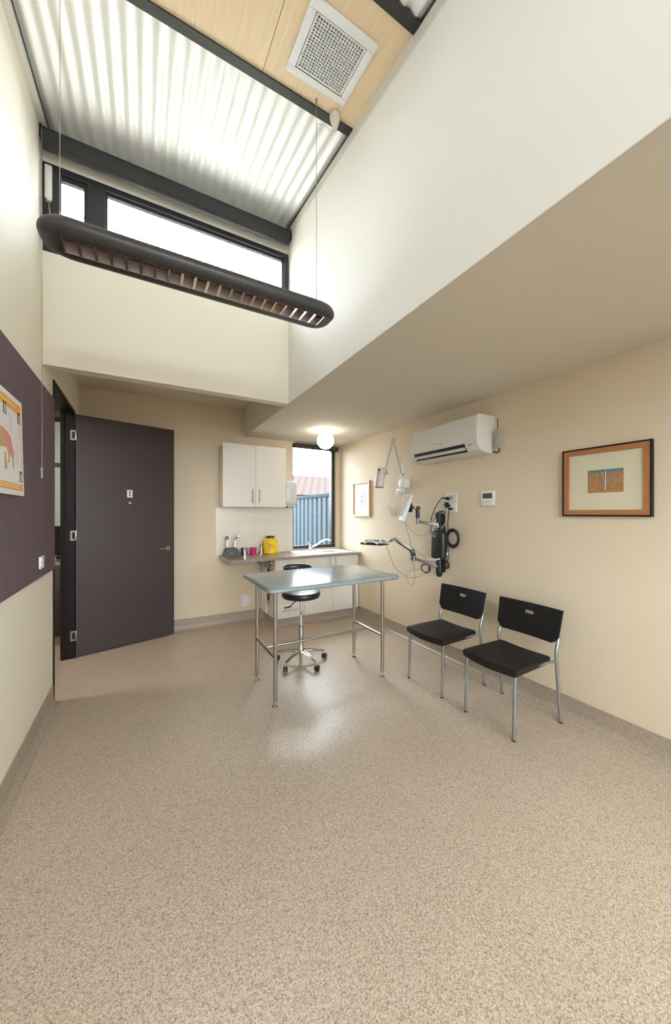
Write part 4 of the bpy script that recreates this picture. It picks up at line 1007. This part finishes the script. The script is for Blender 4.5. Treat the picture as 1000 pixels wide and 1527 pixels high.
b = BM(); cyl(b, (2.45, 2.665, 1.495), (2.45, 2.71, 1.495), .022); bar(b, (2.45, 2.69, 1.497), (2.385, 2.72, 1.502), .022, .028); obj('swivel', b, 'arm_metal', rs)
b = BM(); cyl(b, (2.395, 2.69, 1.502), (2.395, 2.75, 1.502), .016); obox(b, (2.375, 2.728, 1.50), Vector((1, 0, 0)), Vector((0, 1, 0)), Vector((0, 0, 1)), .014, .09, .09, .003); obj('mount_plate', b, 'black_plastic', rs)
b = BM(); bar(b, (2.595, 2.555, .905), (2.455, 2.735, .975), .030, .026); obj('lower_arm', b, 'arm_metal', rs)
b = BM(); cyl(b, (2.45, 2.745, .950), (2.45, 2.745, 1.005), .020); cyl(b, (2.42, 2.745, .975), (2.475, 2.745, .975), .017); obj('pivot', b, 'arm_metal', rs)
b = BM(); bar(b, (2.45, 2.742, 1.0), (2.425, 2.755, 1.075), .040, .05, .008); obj('gas_spring_joint', b, 'black_plastic', rs)
b = BM(); bar(b, (2.44, 2.748, 1.06), (2.30, 2.855, 1.172), .032, .030, .006); obj('spring_arm', b, 'arm_metal', rs)
b = BM(); bar(b, (2.432, 2.735, 1.035), (2.30, 2.840, 1.150), .010, .012, .002); obj('cable_channel', b, 'black_plastic', rs)
b = BM(); cyl(b, (2.295, 2.858, 1.155), (2.295, 2.858, 1.19), .013); bar(b, (2.295, 2.860, 1.172), (2.215, 2.885, 1.150), .018, .026); cyl(b, (2.25, 2.862, 1.16), (2.25, 2.895, 1.16), .018); obj('tray_joint', b, 'arm_metal', rs)
mo = thing('monitor', 'small silver monitor seen edge on, held by the upper arm', 'monitor', (2.355, 2.755, 1.50))
nrm = Vector((-.94, -.28, -.20)).normalized(); mx_ = Vector((.285, -.958, 0)).normalized(); mz_ = mx_.cross(nrm).normalized()
if mz_.z < 0: mz_ = -mz_
mc_ = Vector((2.347, 2.752, 1.498))
mtop = Vector((.866*.33, -.50*.33, 1)).normalized()
def MP(u, v, n): return mc_+Vector((0, 1, 0))*0+mA*u+mtop*v+mN*n
mA = Vector((.50, .866, .0)).normalized(); mN = mA.cross(mtop).normalized()
if mN.x > 0: mN = -mN
b = BM(); obox(b, MP(0, 0, 0), mA, mtop, mN, .22, .285, .034, .008, 3); obj('housing', b, 'pale_grey_plastic', mo)
b = BM(); obox(b, MP(0, .012, .0175), mA, mtop, mN, .185, .215, .002); obj('screen', b, 'screen', mo)
b = BM(); obox(b, MP(.0, -.125, .018), mA, mtop, mN, .06, .012, .003, .001, 1); obj('button_strip', b, 'white_plastic', mo)
b = BM(); obox(b, MP(0, -.01, -.022), mA, mtop, mN, .12, .15, .018, .005); obj('rear_cover', b, 'grey_metal', mo)
kb = thing('keyboard_tray', 'black tray holding a small keyboard on the lower silver arm', 'tray', (2.13, 3.0, 1.10))
tu = Vector((-.23, .36, -.0)).normalized(); tw = Vector((tu.y, -tu.x, 0)); tcn = Vector((2.165, 3.03, 1.115)); zu = Vector((0, 0, 1))
tu = Vector((-.16, .36, 0)).normalized(); tw = Vector((tu.y, -tu.x, 0))
b = BM(); obox(b, tcn, tu, tw, zu, .25, .18, .010, .003); obox(b, tcn+tw*-.085+zu*.01, tu, tw, zu, .25, .012, .018, .003); obj('tray', b, 'black_plastic', kb)
b = BM(); obox(b, tcn-zu*.006, tu, tw, zu, .24, .17, .003); obj('tray_underside', b, 'white_plastic', kb)
kk = obj('keyboard', obox(BM(), tcn+zu*.022, tu, tw, zu, .21, .12, .022, .008), 'pale_grey_plastic', kb)
for i in range(8):
    for j in range(3):
        b = BM(); obox(b, tcn+zu*.037+tu*(-.084+i*.024)+tw*(-.034+j*.034), tu, tw, zu, .018, .026, .010, .002, 1); obj('key', b, 'black_plastic' if (i+j) % 4 else 'white_plastic', kk)
b = BM(); pts = [tcn+tu*(-.09+.17*i/10)+tw*-.092+zu*(.010+.030*math.sin(PI*i/10)) for i in range(11)]; tube(b, pts, .008, 8, k=1); obj('wrist_loop', b, 'white_plastic', kb)

bx = thing('power_supply', 'black rounded box strapped to the wall rail below upper arm', 'power supply', (2.60, 2.585, .98))
b = BM(); box(b, 2.555, 2.635, 2.450, 2.625, .985, 1.265, .035, 5); obj('case', b, 'black_plastic', bx)
text('label_mark', 'HS', (2.5540, 2.56, 1.215), (PI/2, 0, -PI/2), .034, 'ink_grey', bx)
b = BM(); tube(b, [(2.548, 2.665, 1.00), (2.545, 2.60, .975), (2.55, 2.52, .985), (2.60, 2.47, 1.02), (2.655, 2.455, 1.06)], .008, 8); s_ = obj('strap', b, 'strap_cream', bx); s_['label'] = 'cream strap under the black box'
b = BM()
for i in range(7):
    ring(b, (2.622+.005*(i % 3), 2.383+.004*(i % 3), 1.203-.003*(i % 2)), .088-.009*(i % 3), .0072, (.12, 1, 0), (0, 0, 1), n=36, m=8)
tag(obj('cable_coil', b, 'cable_black'), 'large black coil of cable hanging beside the black box', 'cable')
b = BM()
for i in range(3): ring(b, (2.63+.006*i, 2.475, .935-.003*i), .034, .006, (.1, 1, 0), (0, 0, 1), n=26, m=8)
tag(obj('cable_coil', b, 'cable_black'), 'small black cable loop on the wall by the lower arm pivot', 'cable')
b = BM()
for i in range(4): ring(b, (2.52+.006*i, 2.65+.010*(i % 2), .885-.004*i), .040+.004*(i % 2), .0022, (-.6, .8, .1), (0, .1, 1), n=26, m=6)
cyl(b, (2.53, 2.60, .86), (2.53, 2.60, .91), .012)
tag(obj('cable_coil', b, 'cable_black'), 'thin looped dark cable hanging under the lower silver arm', 'cable')

# outlets + plugs
for z0, lab in ((1.555, 'upper white outlet plate right of the monitor arm'), (1.460, 'lower white outlet plate right of the monitor arm')):
    t = thing('power_outlet', lab, 'outlet', (2.66, 2.43, z0))
    b = BM(); box(b, XR-.010, XR, 2.365, 2.495, z0, z0+.090, .003); obj('plate', b, 'white_plastic', t)
    b = BM(); box(b, XR-.013, XR-.010, 2.385, 2.40, z0+.062, z0+.08, .001); box(b, XR-.013, XR-.010, 2.455, 2.47, z0+.062, z0+.08, .001); obj('switch', b, 'pale_grey_plastic', t)
b = BM(); cyl(b, (XR-.045, 2.405, 1.595), (XR-.010, 2.405, 1.595), .023, .02); tag(obj('power_plug', b, 'smoked_plastic'), 'round clear plug in the upper outlet plate', 'plug')
b = BM(); cyl(b, (XR-.045, 2.455, 1.590), (XR-.010, 2.455, 1.590), .017); obox(b, (XR-.05, 2.485, 1.594), Vector((0, 1, .15)).normalized(), Vector((1, 0, 0)), Vector((0, -.15, 1)).normalized(), .07, .02, .016, .005); tag(obj('power_plug', b, 'black_plastic'), 'black angled plug in the upper outlet plate', 'plug')
b = BM(); obox(b, (XR-.035, 2.465, 1.525), Vector((0, .6, .7)).normalized(), Vector((1, 0, 0)), Vector((0, -.7, .6)).normalized(), .05, .045, .035, .005); tag(obj('power_adapter', b, 'black_plastic'), 'black adapter hanging between the two outlet plates', 'adapter')
b = BM(); cyl(b, (XR-.04, 2.425, 1.488), (XR-.010, 2.425, 1.488), .014); box(b, XR-.045, XR-.035, 2.415, 2.45, 1.482, 1.494, .002); tag(obj('power_plug', b, 'black_plastic'), 'small black plug in the lower outlet plate', 'plug')

# loose cables
def cable(pts, r, m, label): b = BM(); tube(b, pts, r, 8); return tag(obj('cable', b, m), label, 'cable')
cable([(2.61, 2.515, 1.592), (2.61, 2.57, 1.54), (2.60, 2.62, 1.45), (2.595, 2.645, 1.38), (2.60, 2.65, 1.30), (2.60, 2.655, 1.22)], .0045, 'cable_black', 'thick black cable from outlet curving down to the black box')
cable([(2.63, 2.44, 1.485), (2.635, 2.445, 1.44), (2.63, 2.45, 1.36), (2.62, 2.44, 1.30), (2.615, 2.42, 1.27)], .0045, 'cable_black', 'black cable dropping straight from lower plug to the coil')
cable([(2.635, 2.47, 1.50), (2.64, 2.52, 1.45), (2.62, 2.56, 1.43), (2.60, 2.50, 1.45), (2.61, 2.455, 1.42), (2.62, 2.48, 1.34), (2.60, 2.52, 1.29), (2.57, 2.55, 1.29), (2.57, 2.56, 1.36), (2.60, 2.55, 1.40)], .0032, 'cable_white', 'pale cable looping around the top of the black rail')
cable([(2.36, 2.78, 1.37), (2.37, 2.77, 1.335), (2.42, 2.73, 1.26), (2.47, 2.69, 1.215), (2.53, 2.645, 1.225), (2.565, 2.61, 1.29), (2.575, 2.585, 1.32)], .0026, 'cable_grey', 'thin grey cable sagging from the monitor to the rail')
cable([(2.36, 2.78, 1.37), (2.38, 2.775, 1.30), (2.41, 2.77, 1.20), (2.43, 2.755, 1.10)], .0026, 'cable_grey', 'thin grey cable dropping from the monitor to the lower arm joint')
cable([(2.42, 2.755, 1.10), (2.47, 2.71, 1.045), (2.53, 2.655, .995), (2.56, 2.60, .972), (2.60, 2.53, .985), (2.62, 2.50, 1.03)], .0030, 'cable_grey', 'grey cable from spring arm joint sagging under the black box')
cable([(2.225, 2.92, 1.115), (2.25, 2.90, 1.03), (2.30, 2.88, .90), (2.36, 2.85, .82), (2.42, 2.79, .775), (2.50, 2.72, .785), (2.56, 2.66, .84), (2.59, 2.62, .90)], .0026, 'cable_grey', 'long thin cable hanging from the tray back to the rail')
cable([(2.45, 2.745, .955), (2.455, 2.74, .85), (2.46, 2.74, .75), (2.45, 2.765, .70), (2.43, 2.80, .715), (2.425, 2.815, .78), (2.45, 2.79, .84), (2.50, 2.71, .865)], .0026, 'cable_grey', 'thin cable loop hanging lowest under the lower arm joint')
cable([(2.63, 2.455, 1.13), (2.64, 2.45, 1.06), (2.64, 2.455, .99), (2.635, 2.46, .955)], .004, 'cable_black', 'short black cable between the large coil and small loop')
